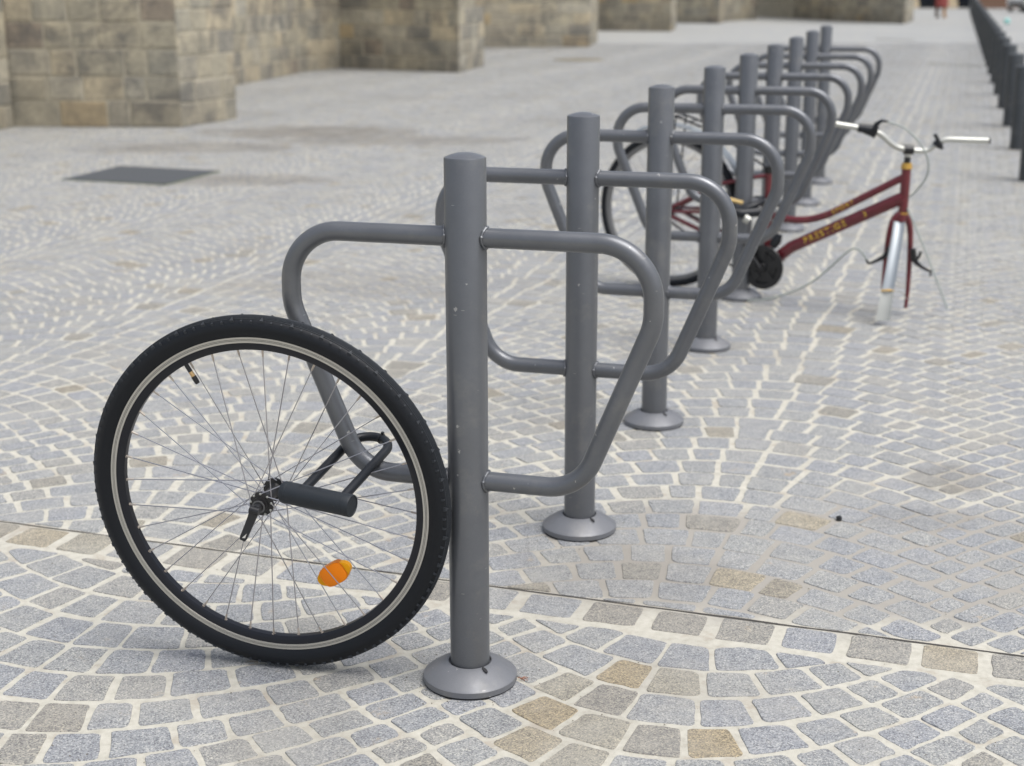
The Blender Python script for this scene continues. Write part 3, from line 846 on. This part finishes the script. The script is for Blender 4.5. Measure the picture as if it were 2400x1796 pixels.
bt('stem_ring', [(.9782, 0, .624), (.9785, 0, .634)], .0140, 'chrome')
# crankset with black guard
CX = Matrix(((1, 0, 0, BB.x), (0, 0, -1, 0), (0, 1, 0, BB.z), (0, 0, 0, 1)))
t_ = MB(); t_.lathe([(.091, .046), (.093, .049), (.091, .052), (.070, .053), (.068, .050), (.070, .046)], 64, CX, closed=True)
t_.lathe([(.058, .044), (.058, .047), (.012, .047), (.012, .044)], 48, CX, closed=True)
t_.lathe([(.078, .040), (.0785, .043), (.050, .043), (.050, .040)], 48, CX, closed=True)
t_.lathe([(.001, .056), (.016, .056), (.020, .050), (.020, .030), (.001, .030)], 24, CX)
for k in range(5):
    a = R_(72*k+18); m2 = Matrix.Rotation(-a, 3, 'Y')
    t_.box(BB+V3((.052*math.cos(a), -.049, .052*math.sin(a))), (.044, .006, .032), m2)
obj('chainring', t_, M['blk'], bike)
t_ = MB(); t_.tube([BB+V3((0, -.062, 0)), BB+V3((-.055, -.070, .070)), BB+V3((-.105, -.074, .130))], [.013, .010, .012], 12, flat=(1, .6)); cr = obj('crank', t_, M['blk'], bike)
t_ = MB()
for s in (-1, 1):
    t_.tube([HC+V3((.02, -.047, s*.036)), BB+V3((-.02, -.044, s*.074))], .0035, 6, flat=(1, 1.4))
obj('chain', t_, M['blk'], bike)
bt('front_derailleur', [BB+V3((.035, -.030, .090)), BB+V3((.052, -.034, .115)), BB+V3((.062, -.030, .140))], [.018, .022, .014], 'blkplastic', 10)
# rear carrier, only its front half is still there
t_ = MB()
for yy in (-.045, .045): t_.tube([(-.05, yy, .752), (.115, yy, .700)], .0045, 8)
for f in (0., .33, .66, 1.): t_.tube([(-.05+.165*f, -.045, .752-.052*f), (-.05+.165*f, .045, .752-.052*f)], .0035, 6)
t_.tube([(.115, 0, .700), (STt.x-.01, 0, .545)], .0045, 8)
t_.tube([(.0, -.045, .736), (.055, -.04, .785), (.085, .04, .785), (.10, .045, .705)], .003, 6)
for yy in (-.06, .06): t_.tube([(.0, yy*.8, .736), (HC.x+.005, yy*1.1, HC.z+.02)], .004, 6)
obj('carrier', t_, M['blkplastic'], bike)
# handlebar (world points carried into bike coordinates)
hbp = [(1.254, 5.80, .748), (1.344, 5.795, .733), (1.411, 5.787, .717), (1.440, 5.783, .700), (1.461, 5.781, .681), (1.494, 5.781, .660), (1.537, 5.781, .650), (1.591, 5.781, .646), (1.621, 5.781, .654), (1.648, 5.775, .678), (1.683, 5.77, .690), (1.76, 5.76, .689), (1.837, 5.75, .688)]
hw_ = [bw(*p) for p in hbp]
t_ = MB(); t_.tube(smooth_path(hw_, 5), .0112, 16); hbar = obj('handlebar', t_, M['chrome'], bike)
def bwt(name, pts, r, mat, n=12, par=None, sm=True):
    P_ = [bw(*p) for p in pts]
    if sm and len(P_) > 2 and not isinstance(r, list): P_ = smooth_path(P_, 6)
    return bt(name, P_, r, mat, n, par)
bwt('stem_clamp', [(1.520, 5.781, .6515), (1.556, 5.781, .6495)], .0185, 'blk')
bwt('gear_shifter', [(1.340, 5.797, .734), (1.362, 5.794, .731), (1.392, 5.790, .724), (1.412, 5.786, .716)], [.0165, .0175, .0225, .0235], 'blkplastic')
bwt('gear_shifter_spout', [(1.398, 5.765, .728), (1.402, 5.755, .752), (1.420, 5.750, .765), (1.445, 5.750, .762)], [.013, .010, .007, .004], 'blkplastic', 10, sm=False)
bwt('brake_clamp', [(1.640, 5.776, .664), (1.656, 5.774, .684)], .0175, 'blk')
bwt('brake_clamp_screw', [(1.631, 5.765, .712), (1.645, 5.765, .690), (1.662, 5.755, .655)], .007, 'blk', 8, sm=False)
bwt('bar_end', [(1.835, 5.7503, .688), (1.842, 5.7495, .688)], .0117, 'blk')
# fork, turned away
bwt('fork_crown', [(1.528, 5.776, .400), (1.5275, 5.776, .372)], .020, 'red')
def fk(s):
    if s > 0: return [(1.531, 5.778, .402), (1.549, 5.779, .385), (1.562, 5.78, .353), (1.568, 5.778, .303), (1.570, 5.775, .201), (1.569, 5.770, .099), (1.565, 5.768, .027)]
    return [(1.523, 5.778, .402), (1.504, 5.779, .388), (1.490, 5.78, .353), (1.480, 5.778, .287), (1.474, 5.770, .202), (1.471, 5.768, .134), (1.471, 5.765, .066)]
for s in (-1, 1):
    P_ = smooth_path([bw(*p) for p in fk(s)], 4); n_ = len(P_)
    bt('fork_leg', P_, [.0135-.0065*(i/(n_-1))**1.5 for i in range(n_)], 'red')
# front mudguard: strip curving towards the camera
path = [(1.516, 5.765, .372), (1.500, 5.72, .313), (1.482, 5.68, .253), (1.466, 5.645, .193), (1.449, 5.615, .128)]
pth = smooth_path([Vector(p) for p in path], 5)
def strip(P, w0, w1, th=.002):
    m_ = MB(); V = []; n_ = len(P)
    for i, p in enumerate(P):
        tt_ = (P[min(i+1, n_-1)]-P[max(i-1, 0)]).normalized(); sx = Vector((1, -.12, 0)).normalized(); nr = sx.cross(tt_).normalized()
        w = (w0+(w1-w0)*i/(n_-1))/2
        for x, dd in ((-1, -.007), (-.7, -.001), (0, .002), (.7, -.001), (1, -.007)): V.append(BI @ (p+sx*x*w-nr*dd*(-1)-BG))
        for x, dd in ((1, -.007-th), (.7, -.001-th), (0, .002-th), (-.7, -.001-th), (-1, -.007-th)): V.append(BI @ (p+sx*x*w-nr*dd*(-1)-BG))
    fs = []
    for i in range(n_-1):
        for k in range(10): fs.append((i*10+k, i*10+(k+1) % 10, i*10+10+(k+1) % 10, i*10+10+k))
    fs += [tuple(range(10)), tuple((n_-1)*10+k for k in range(10))[::-1]]
    m_.add(V, fs); return m_
obj('front_mudguard', strip(pth, .043, .046), M['alloy'], bike)
obj('mudflap', strip(smooth_path([Vector(p) for p in [(1.4492, 5.617, .132), (1.437, 5.59, .078), (1.426, 5.57, .021)]], 4), .048, .053), M['flap'], bike)
bwt('mudguard_stay', [(1.425, 5.612, .128), (1.449, 5.607, .132), (1.475, 5.615, .132), (1.52, 5.68, .110), (1.566, 5.765, .065)], .002, M['flap'], 6)
bwt('mudguard_band', [(1.424, 5.612, .129), (1.449, 5.606, .133), (1.474, 5.612, .130)], .004, 'gold', 6)
# rim brake arms hanging open
for nm, P_ in (('brake_arm', [(1.484, 5.765, .262), (1.466, 5.76, .236), (1.440, 5.757, .222), (1.416, 5.755, .212), (1.402, 5.755, .210), (1.394, 5.755, .226)]),
               ('brake_arm', [(1.577, 5.765, .232), (1.594, 5.76, .210), (1.612, 5.757, .196), (1.634, 5.755, .184), (1.650, 5.755, .178), (1.6505, 5.755, .158)])):
    n_ = len(P_); bt(nm, [bw(*p) for p in P_], [.011, .010, .0075, .006, .0055, .004], 'blk', 10)
bwt('brake_pad', [(1.478, 5.75, .275), (1.488, 5.75, .245)], .012, 'blk', 10)
bwt('brake_pad', [(1.573, 5.75, .268), (1.580, 5.75, .225)], .012, 'blk', 10)
bwt('brake_noodle', [(1.592, 5.755, .222), (1.602, 5.755, .240), (1.606, 5.755, .256)], .006, 'blk', 8)
# cables
bwt('cable', [(1.440, 5.75, .762), (1.50, 5.72, .740), (1.555, 5.70, .688), (1.592, 5.70, .625), (1.600, 5.72, .560), (1.575, 5.75, .500), (1.548, 5.765, .468)], .0037, 'cable', 8)
bwt('cable', [(1.545, 5.765, .425), (1.578, 5.745, .350), (1.618, 5.72, .255), (1.660, 5.69, .150), (1.700, 5.66, .045)], .0037, 'cable', 8)
bwt('cable', [(1.394, 5.755, .226), (1.372, 5.757, .256), (1.345, 5.76, .268), (1.312, 5.78, .240), (1.255, 5.83, .165), (1.20, 5.86, .110), (1.13, 5.91, .060), (1.04, 5.97, .020), (.97, 6.02, .006)], .0040, 'cable', 8)
# lettering on the tubes (camera side)
def tubetext(txt, size, p0, p1, f0, rad, sp=1.0):
    me = textmesh(txt, size); d = (p1-p0).normalized(); up_ = V3((-d.z, 0, d.x)); c_ = p0.lerp(p1, f0)
    vv_ = [c_+d*v.co.x*sp+up_*(rad*math.sin(v.co.y/rad))+V3((0, -1, 0))*(rad*math.cos(v.co.y/rad)+.0008) for v in me.vertices]
    m_ = bpy.data.meshes.new('lettering'); m_.from_pydata([tuple(v) for v in vv_], [], [tuple(p.vertices) for p in me.polygons]); m_.materials.append(M['yellow'])
    obj('lettering', m_, None, bike)
dt0, dt1 = V3((.520, 0, .228)), V3((.9745, 0, .466))
tubetext('PRESTIGE', .036, dt0, dt1, .32, .0252, 1.08)
tubetext('3', .030, dt0, dt1, .68, .0252)
tubetext('SPORT', .024, V3((.707, 0, .394)), V3((.968, 0, .544)), .10, .0152, 1.2)
# black cable lock round the fifth post
lk = thing('cable_lock', 'black folding lock with silver and yellow ends fastening the red bicycle to the fifth post', 'bike lock', (.957, 6.100, .30))
def lkp(x, y, z): return Vector((x, y, z))
t_ = MB(); ring = [Vector((.085*math.cos(a)-.01, .075*math.sin(a)-.01, .085+.03*math.cos(a))) for a in [2*math.pi*k/30 for k in range(30)]]
t_.tube(ring, .014, 10, closed=True); obj('loop', t_, M['blkplastic'], lk)
t_ = MB(); t_.tube([(-.10, -.085, .090), (-.02, -.105, .070), (.055, -.09, .075)], .019, 12); obj('lock_case', t_, M['blkplastic'], lk)
t_ = MB(); t_.tube([(-.075, -.10, .128), (-.020, -.112, .115)], .0075, 10); obj('yellow_sleeve', t_, plain('yellow_sleeve', (.60, .42, .16), .5), lk)
t_ = MB(); t_.tube([(-.015, -.128, .058), (.005, -.132, .045)], .017, 16); obj('key_barrel', t_, M['chrome'], lk)
t_ = MB(); t_.tube([(-.125, -.09, .150), (-.085, -.095, .162)], .009, 10); obj('hinge_pin', t_, M['chrome'], lk)

# ------------------------------------------------------------------ bollards
def make_bollard():
    t = thing('bollard', '', 'bollard', (0, 0, 0), 0, 'dark bollards in a line along the right edge of the square')
    b = MB(); pf = [(.072, -.01), (.072, .628), (.0705, .633)]
    for k in range(1, 6): r = .0705*(1-k/5); pf.append((max(r, .001), .633+.010*(1-(r/.0705)**2)))
    b.lathe(pf, 40); obj('bollard_shaft', b, M['bollard'], t)
    g = MB(); g.lathe([(.0735, .560), (.0735, .572), (.072, .573), (.072, .559)], 40, closed=True); obj('bollard_ring', g, M['bollard'], t)
    return t
words = ['nearest', 'second', 'third', 'fourth', 'fifth', 'sixth', 'seventh', 'eighth', 'ninth', 'tenth', 'eleventh', 'twelfth', 'thirteenth', 'fourteenth', 'fifteenth', 'sixteenth', 'seventeenth', 'eighteenth', 'nineteenth', 'twentieth', 'twenty-first', 'twenty-second', 'twenty-third', 'twenty-fourth', 'twenty-fifth', 'farthest']
B0 = make_bollard(); bd = Vector((.5413, 1.8592))
for i in range(26):
    p = Vector((3.415, 9.78))+bd*i
    lab = ('nearest dark grey bollard, cut by the right edge of the photo' if i == 0 else 'farthest dark grey bollard at the end of the line' if i == 25 else '%s dark grey bollard from the front in the right-hand line' % words[i])
    if i == 0: B0.location = (p.x, p.y, 0); B0['label'] = lab
    else: dup(B0, (p.x, p.y, 0), random.uniform(0, 6), lab)

# ------------------------------------------------------------------ church wall and buttresses
def masonry(name, label, cat, pts, depth_dir, group, H=4.5, seed=0, BH=1.55, course=.22, blen=.30, faces=None):
    """pts: ground polyline of the faces seen; closed at the back through depth_dir"""
    rn = random.Random(seed)
    P = [Vector(p) for p in pts]
    t = thing(name, label, cat, (P[0].x, P[0].y, 0), 0, group)
    O = P[0]
    back = [P[-1]+Vector(depth_dir), P[0]+Vector(depth_dir)]
    poly = P+back; core = MB(); n = len(poly)
    V = [(p.x-O.x, p.y-O.y, -.05) for p in poly]+[(p.x-O.x, p.y-O.y, H) for p in poly]
    core.add(V, [(i, (i+1) % n, n+(i+1) % n, n+i) for i in range(n)]+[tuple(range(n, 2*n))])
    obj('mortar_core', core, M['wmortar'], t, False)
    for k in range(len(P)-1):
        if faces is not None and k not in faces: continue
        a, b = P[k], P[k+1]; L_ = (b-a).length; d = (b-a)/L_; nr = Vector((d.y, -d.x))
        if nr.dot(-a) < 0: nr = -nr
        z = .0
        while z < BH:
            ch = course*rn.uniform(.88, 1.1); x = 0.
            first = True
            while x < L_-.02:
                bl_ = blen*rn.uniform(.65, 1.5)
                if L_-(x+bl_) < .10: bl_ = L_-x
                g = .010; pr_ = rn.uniform(.003, .009)
                x0, x1 = x+(g if x > .01 else -.006), min(L_, x+bl_)-(g if x+bl_ < L_-.01 else -.006); z0, z1 = z+g-.004, z+ch-g
                j = lambda: rn.uniform(-.006, .006)
                c0 = [(x0+j()*(x > .01), z0+j()), (x1+j()*(x+bl_ < L_-.01), z0+j()), (x1+j()*(x+bl_ < L_-.01), z1+j()), (x0+j()*(x > .01), z1+j())]
                cx_, cz_ = (x0+x1)/2, (z0+z1)/2
                def W3(u, v, o): q = d*(u-cx_)+nr*o; return (q.x, q.y, v-cz_)
                e = .012
                ins = []
                for (u, v) in c0: ins.append((u+(e if u < cx_ else -e), v+(e if v < cz_ else -e)))
                mb = MB()
                mb.add([W3(u, v, -.03) for u, v in c0]+[W3(u, v, pr_*.5) for u, v in c0]+[W3(u, v, pr_+rn.uniform(-.0015, .002)) for u, v in ins],
                       [(0, 1, 5, 4), (1, 2, 6, 5), (2, 3, 7, 6), (3, 0, 4, 7), (4, 5, 9, 8), (5, 6, 10, 9), (6, 7, 11, 10), (7, 4, 8, 11), (8, 9, 10, 11)])
                o = obj('stone_block', mb, M['stone'], t, False)
                w0 = a+d*cx_-O; o.location = (w0.x, w0.y, cz_)
                x += bl_
            z += ch
    return t
GB = 'stone buttresses of the church wall'
masonry('church_wall', 'strip of church wall left of the nearest buttress at the left edge', 'church wall', [(-5.35, 10.2), (-4.52, 13.60)], (-1.5, .4), 'church wall bays between buttresses', seed=1)
masonry('stone_buttress', 'nearest stone buttress, the large one at the top left corner', 'buttress', [(-4.53, 13.66), (-2.981, 13.554), (-2.636, 14.389)], (-1.6, .5), GB, seed=2)
masonry('church_wall', 'bay of church wall with ochre stones between the two nearest buttresses', 'church wall', [(-4.9, 14.6), (-3.62, 18.2), (-2.938, 21.883), (-2.549, 22.712)], (-1.5, .5), 'church wall bays between buttresses', seed=3, blen=.34)
masonry('stone_buttress', 'second stone buttress from the left', 'buttress', [(-2.60, 22.72), (-.736, 21.50), (-.42, 23.187)], (-1.4, 1.2), GB, seed=4, blen=.42)
masonry('stone_buttress', 'third stone buttress from the left', 'buttress', [(-1.0, 29.3), (1.516, 29.55), (1.80, 31.9)], (-1.5, 1.5), GB, seed=5, blen=.42)
masonry('stone_buttress', 'fourth stone buttress from the left', 'buttress', [(1.3, 39.3), (3.997, 38.1), (4.35, 40.3)], (-1.5, 1.5), GB, seed=6, blen=.42, BH=1.2)
masonry('stone_buttress', 'narrow fifth stone buttress from the left', 'buttress', [(4.4, 45.9), (6.068, 44.6), (6.68, 47.147), (7.914, 49.3)], (-1.5, 1.8), GB, seed=7, blen=.42, BH=1.2)
masonry('church_wall', 'dark recessed doorway bay between the fifth and last buttress', 'church wall', [(7.7, 52.6), (9.45, 51.3)], (-.5, 2.5), 'church wall bays between buttresses', seed=8, blen=.42, BH=1.1)
masonry('stone_buttress', 'last and farthest stone buttress, wide, beside the passage', 'buttress', [(9.30, 50.3), (9.996, 47.0), (11.317, 43.9), (12.343, 46.9)], (-1.4, 2.5), GB, seed=9, blen=.42, BH=1.1)
# shadowy walls joining the buttresses far behind
masonry('church_wall', 'set-back church wall behind the second and third buttress', 'church wall', [(-2.4, 24.0), (-.8, 29.4)], (-1.5, .5), 'church wall bays between buttresses', seed=10, blen=.42)
masonry('church_wall', 'set-back church wall behind the third and fourth buttress', 'church wall', [(-.1, 31.5), (1.6, 39.4)], (-1.5, .5), 'church wall bays between buttresses', seed=11, blen=.45)

# ------------------------------------------------------------------ far end of the street
fa = thing('street_building', 'pale building with dark shop openings closing the far end of the passage', 'building', (17.5, 66, 0))
m_ = MB(); m_.box((0, 2.6, 4.2), (16, 3.6, 8.4)); obj('facade_body', m_, plain('facade_body', (.30, .28, .24), .85), fa, False)
cream = plain('cream_pier', (.62, .52, .36), .7); dark = plain('dark_glass', (.015, .02, .028), .15)
for k, xx in enumerate((-4.0, -2.0, -.05, 1.62, 3.4, 5.2)):
    m_ = MB(); m_.box((xx, .55, 1.62), (.36, .5, 2.76)); m_.box((xx, .55, .12), (.44, .58, .24)); obj('pier', m_, cream, fa, False)
for xx in (-3.0, -1.02, .79, 2.5, 4.3):
    m_ = MB(); m_.box((xx, .76, 1.5), (1.5, .05, 3.0)); fo = obj('shopfront', m_, dark, fa, False)
    m_ = MB(); m_.box((xx, .72, .04), (1.5, .10, .10)); obj('sill', m_, M['blk'], fo, False)
    m_ = MB(); m_.box((xx+.1, .715, 1.5), (.06, .05, 3.0)); obj('mullion', m_, M['blk'], fo, False)
m_ = MB(); m_.box((.6, .5, 3.25), (11.5, .7, .5)); obj('lintel', m_, cream, fa, False)
# pale pillar
pp = MB(); pp.lathe([(.20, 0), (.20, .12), (.165, .16), (.155, 3.4), (.001, 3.42)], 28); po = obj('lamp_post', pp, plain('pale_grey_post', (.36, .38, .38), .5)); po.location = (18.45, 61.0, 0)
tag(po, 'thick pale grey lamp post standing behind the far end of the bollard line', 'lamp post')
wb = thing('wooden_hoarding', 'brown hoarding right of the passage beyond the bollards', 'hoarding', (20.2, 63, 0))
wood = plain('brown_board', (.20, .115, .075), .7, bump=.4, bscale=9)
for i in range(14):
    m_ = MB(); m_.box((-1.1+i*.205, random.uniform(-.01, .01), 1.25), (.195, .04, 2.4)); obj('board', m_, wood, wb, False)
m_ = MB(); m_.box((.3, .06, 1.2), (3.0, .05, .12)); obj('rail', m_, wood, wb, False)
m_ = MB(); m_.box((.93, -.15, 1.3), (.16, .16, 2.6)); o = obj('fence_post', m_, plain('dark_brown_post', (.05, .035, .03), .7), None, False); o.location = (19.45-.93+.1, 59.9+.15, 0)
tag(o, 'dark brown post standing in front of the brown hoarding', 'post')
# white car, its front corner entering at the right
car = thing('parked_car', 'white car at the far right beyond the bollards, only its front corner in view', 'car', (21.2, 58.3, 0), R_(8))
white = plain('white_car_paint', (.75, .75, .74), .25)
def prism(sec, y0, y1):
    m_ = MB(); n_ = len(sec); m_.add([(x, y0, z) for x, z in sec]+[(x, y1, z) for x, z in sec], [(i, (i+1) % n_, n_+(i+1) % n_, n_+i) for i in range(n_)]+[tuple(range(n_))[::-1], tuple(range(n_, 2*n_))]); return m_
body = [(-1.98, .20), (-2.06, .30), (-2.08, .48), (-2.0, .66), (-1.75, .78), (-1.0, .90), (-.35, 1.32), (.0, 1.42), (1.0, 1.40), (1.75, .98), (2.05, .90), (2.1, .5), (2.05, .22), (1.65, .18), (1.6, .30), (1.45, .46), (1.25, .52), (1.05, .46), (.92, .30), (.88, .18), (-.95, .18), (-1.0, .30), (-1.13, .46), (-1.33, .52), (-1.53, .46), (-1.68, .30), (-1.72, .20)]
obj('car_body', prism(body, -.82, .82), white, car, False)
glass = [(-.9, .92), (-.33, 1.27), (.0, 1.36), (.95, 1.34), (1.5, 1.02), (1.5, .94)]
obj('side_window', prism(glass, -.832, -.815), dark, car, False); obj('side_window', prism(glass, .815, .832), dark, car, False)
for xx in (-1.34, 1.25):
    for yy in (-.74, .74):
        m_ = MB(); m_.lathe([(.001, -.09), (.17, -.09), (.19, -.08), (.29, -.085), (.30, -.05), (.30, .05), (.29, .085), (.19, .08), (.001, .09)], 28, Matrix.Translation((xx, yy, .30)) @ Matrix.Rotation(R_(90), 4, 'X')); wo = obj('car_wheel', m_, M['rubber'], car)
        m_ = MB(); m_.lathe([(.001, -.1), (.16, -.098), (.17, -.085)], 16, Matrix.Translation((xx, yy, .30)) @ Matrix.Rotation(R_(90 if yy < 0 else -90), 4, 'X') @ Matrix.Diagonal((1, 1, -1, 1))); obj('hubcap', m_, M['alloy'], wo)
m_ = MB(); m_.box((-2.03, -.55, .60), (.10, .34, .14)); obj('headlight', m_, M['chrome'], car, False)
m_ = MB(); m_.box((-2.03, .55, .60), (.10, .34, .14)); obj('headlight', m_, M['chrome'], car, False)
m_ = MB(); m_.box((-2.07, 0, .32), (.05, 1.2, .12)); obj('grille', m_, M['blk'], car, False)

# person walking away
def person():
    t = thing('person', 'person in a long red coat and tan boots walking through the passage beyond the buttresses', 'person', (14.226, 50.569, 0), R_(4))
    sk = [((0, 0, .92), .13), ((0, 0, 1.15), .125), ((0, 0, 1.36), .15), ((0, -.01, 1.47), .06), ((0, -.02, 1.55), .085), ((0, -.02, 1.64), .095), ((0, -.02, 1.70), .06),
          ((.17, 0, 1.38), .055), ((.24, -.06, 1.12), .042), ((.23, -.16, .92), .035), ((.23, -.19, .84), .03),
          ((-.17, 0, 1.38), .055), ((-.24, .06, 1.12), .042), ((-.23, .02, .90), .035), ((-.23, .01, .82), .03),
          ((.085, 0, .86), .085), ((.085, -.09, .48), .058), ((.085, -.04, .12), .040), ((.085, -.16, .04), .035),
          ((-.085, 0, .86), .085), ((-.085, .05, .48), .058), ((-.085, .20, .14), .040), ((-.085, .12, .05), .035)]
    ed = [(0, 1), (1, 2), (2, 3), (3, 4), (4, 5), (5, 6), (2, 7), (7, 8), (8, 9), (9, 10), (2, 11), (11, 12), (12, 13), (13, 14), (0, 15), (15, 16), (16, 17), (17, 18), (0, 19), (19, 20), (20, 21), (21, 22)]
    me = bpy.data.meshes.new('body'); me.from_pydata([p for p, r in sk], ed, []); me.materials.append(plain('dark_clothes', (.10, .045, .03), .8))
    o = bpy.data.objects.new('body', me); COL.objects.link(o); o.parent = t
    md = o.modifiers.new('skin', 'SKIN'); md.use_smooth_shade = True
    for i, (p, r) in enumerate(sk): me.skin_vertices[0].data[i].radius = (r, r)
    me.skin_vertices[0].data[0].use_root = True
    o.modifiers.new('sub', 'SUBSURF').levels = 1
    c = MB(); c.lathe([(.001, 1.46), (.09, 1.45), (.19, 1.38), (.18, 1.15), (.16, 1.02), (.19, .80), (.215, .50), (.225, .36), (.215, .355), (.15, .8)], 28, Matrix.Diagonal((1, .72, 1, 1))); obj('coat', c, plain('red_coat', (.25, .055, .05), .8), t)
    for s, yy in ((1, -.05), (-1, .18)):
        b = MB(); b.tube([(s*.085, yy, .36), (s*.085, yy, .12), (s*.085, yy-.03, .05), (s*.085, yy-.15, .04)], [.062, .052, .055, .04], 12); obj('boot', b, plain('tan_boot', (.42, .22, .07) if s > 0 else (.12, .075, .045), .7), t)
    h = MB(); h.lathe([(.001, 1.765), (.06, 1.755), (.10, 1.70), (.11, 1.62), (.095, 1.53), (.06, 1.50), (.001, 1.50)], 20, Matrix.Translation((0, .02, 0))); obj('hair', h, plain('brown_hair', (.06, .035, .02), .7), t)
    f = MB(); f.lathe([(.001, 1.69), (.07, 1.67), (.085, 1.60), (.07, 1.53), (.001, 1.51)], 16, Matrix.Translation((0, -.045, 0))); obj('face', f, plain('skin', (.55, .33, .24), .6), t)
person()

# ------------------------------------------------------------------ covers and litter
def plate(name, label, cat, pts, mat, z=.001, th=.012, edge=None):
    c = sum((Vector(p) for p in pts), Vector((0, 0)))/len(pts)
    t = thing(name, label, cat, (c.x, c.y, 0))
    P_ = [Vector(p)-c for p in pts]; n_ = len(P_)
    m_ = MB()
    if edge:
        e = MB(); Q = [p*1.035 for p in P_]
        e.add([(p.x, p.y, z-.001+.0035) for p in Q]+[(p.x, p.y, -.01) for p in Q], [tuple(range(n_))]+[(i, n_+i, n_+(i+1) % n_, (i+1) % n_) for i in range(n_)])
        obj('cover_frame', e, edge, t, False)
    m_.add([(p.x, p.y, z+.006) for p in P_]+[(p.x, p.y, -.01) for p in P_], [tuple(range(n_))]+[(i, n_+i, n_+(i+1) % n_, (i+1) % n_) for i in range(n_)])
    obj('cover_plate', m_, mat, t, False); return t
plate('manhole_cover', 'dark square manhole cover with a mossy edge, left of the stands', 'manhole cover', [(-2.997, 9.936), (-2.255, 9.668), (-2.036, 10.349), (-2.80, 10.654)], M['iron'], edge=M['moss'])
def disc(cx, cy, r, n=20): return [(cx+r*math.cos(2*math.pi*k/n), cy+r*math.sin(2*math.pi*k/n)) for k in range(n)]
plate('manhole_cover', 'round rust-tinted manhole cover in front of the third buttress', 'manhole cover', disc(1.10, 24.85, .42), plain('rusty_cover', (.17, .15, .105), .9, bump=.5, bscale=40))
plate('drain_cover', 'narrow grey-green drain cover beside the bollards', 'drain cover', [(6.45, 23.45), (7.05, 22.75), (7.10, 22.95), (6.52, 23.70)], plain('drain_metal', (.19, .19, .165), .8))
plate('drain_cover', 'small pale drain cover farther up the passage', 'drain cover', [(7.9, 33.0), (8.5, 32.1), (8.6, 32.4), (8.0, 33.4)], plain('drain_metal_pale', (.22, .22, .20), .8))
def pebble(name, label, cat, loc, r, mat, sq=.6, seed=0):
    m_ = MB(); rn = random.Random(seed); V = []; n1, n2 = 7, 10
    for i in range(1, n1):
        for k in range(n2):
            a, b = math.pi*i/n1, 2*math.pi*k/n2; q = r*rn.uniform(.75, 1.2)
            V.append((q*math.sin(a)*math.cos(b), q*math.sin(a)*math.sin(b), q*sq*math.cos(a)))
    V += [(0, 0, r*sq), (0, 0, -r*sq)]; fs = []
    for i in range(n1-2):
        for k in range(n2): fs.append((i*n2+k, (i+1)*n2+k, (i+1)*n2+(k+1) % n2, i*n2+(k+1) % n2))
    for k in range(n2): fs.append((len(V)-2, k, (k+1) % n2)); fs.append((len(V)-1, (n1-2)*n2+(k+1) % n2, (n1-2)*n2+k))
    m_.add(V, fs); o = obj(name, m_, mat); o.location = (loc[0], loc[1], r*sq*.9); return tag(o, label, cat)
pebble('pebble', 'single black pebble on the setts right of the second stand', 'pebble', (.808, 3.452), .0085, M['blk'], .7, 1)
pebble('litter', 'turquoise scrap of litter on the ground near the white car', 'litter', (14.26, 43.885), .085, plain('turquoise_plastic', (.25, .58, .54), .5), .9, 2)
m_ = MB(); rn = random.Random(3)
for k in range(5):
    a = rn.uniform(-1.2, 1.2); L_ = rn.uniform(.006, .016); x, y = rn.uniform(-.004, .008), rn.uniform(-.004, .004)
    m_.tube([(x, y, .003), (x+L_*.5*math.cos(a), y+L_*.5*math.sin(a), .005), (x+L_*math.cos(a), y+L_*math.sin(a), .002)], .0006, 5)
o = obj('dry_twig', m_, plain('dry_rust', (.30, .11, .05), .8)); o.location = (.0135, 2.588, 0); tag(o, 'tiny reddish dry twig beside the nearest stand collar', 'twig')

# loose grit lying about on the paving
gb = MB(); rn = random.Random(77)
for k in range(900):
    y = 2.1+rn.random()**1.6*5.5; x = rn.uniform(-.42, .42)*y; r = rn.uniform(.0006, .0019)
    if k % 3 == 0:
        i = rn.randrange(len(POSTS[:4])); a = rn.uniform(0, 6.283); q = rn.uniform(.092, .14); x, y = POSTS[i][0]+q*math.cos(a), POSTS[i][1]+q*math.sin(a)
    a = rn.uniform(0, 6.28); c, s_ = math.cos(a), math.sin(a)
    V = [(r*1.4, 0, 0), (-r*1.2, r*.3, 0), (0, r, 0), (0, -r*.9, 0), (r*.1, 0, r*.8)]
    gb.add([(x+c*v[0]-s_*v[1], y+s_*v[0]+c*v[1], .0008+v[2]) for v in V], [(0, 2, 4), (2, 1, 4), (1, 3, 4), (3, 0, 4)])
obj('grit', gb, plain('grit', (.13, .115, .09), .9), ground, False, kind='stuff')
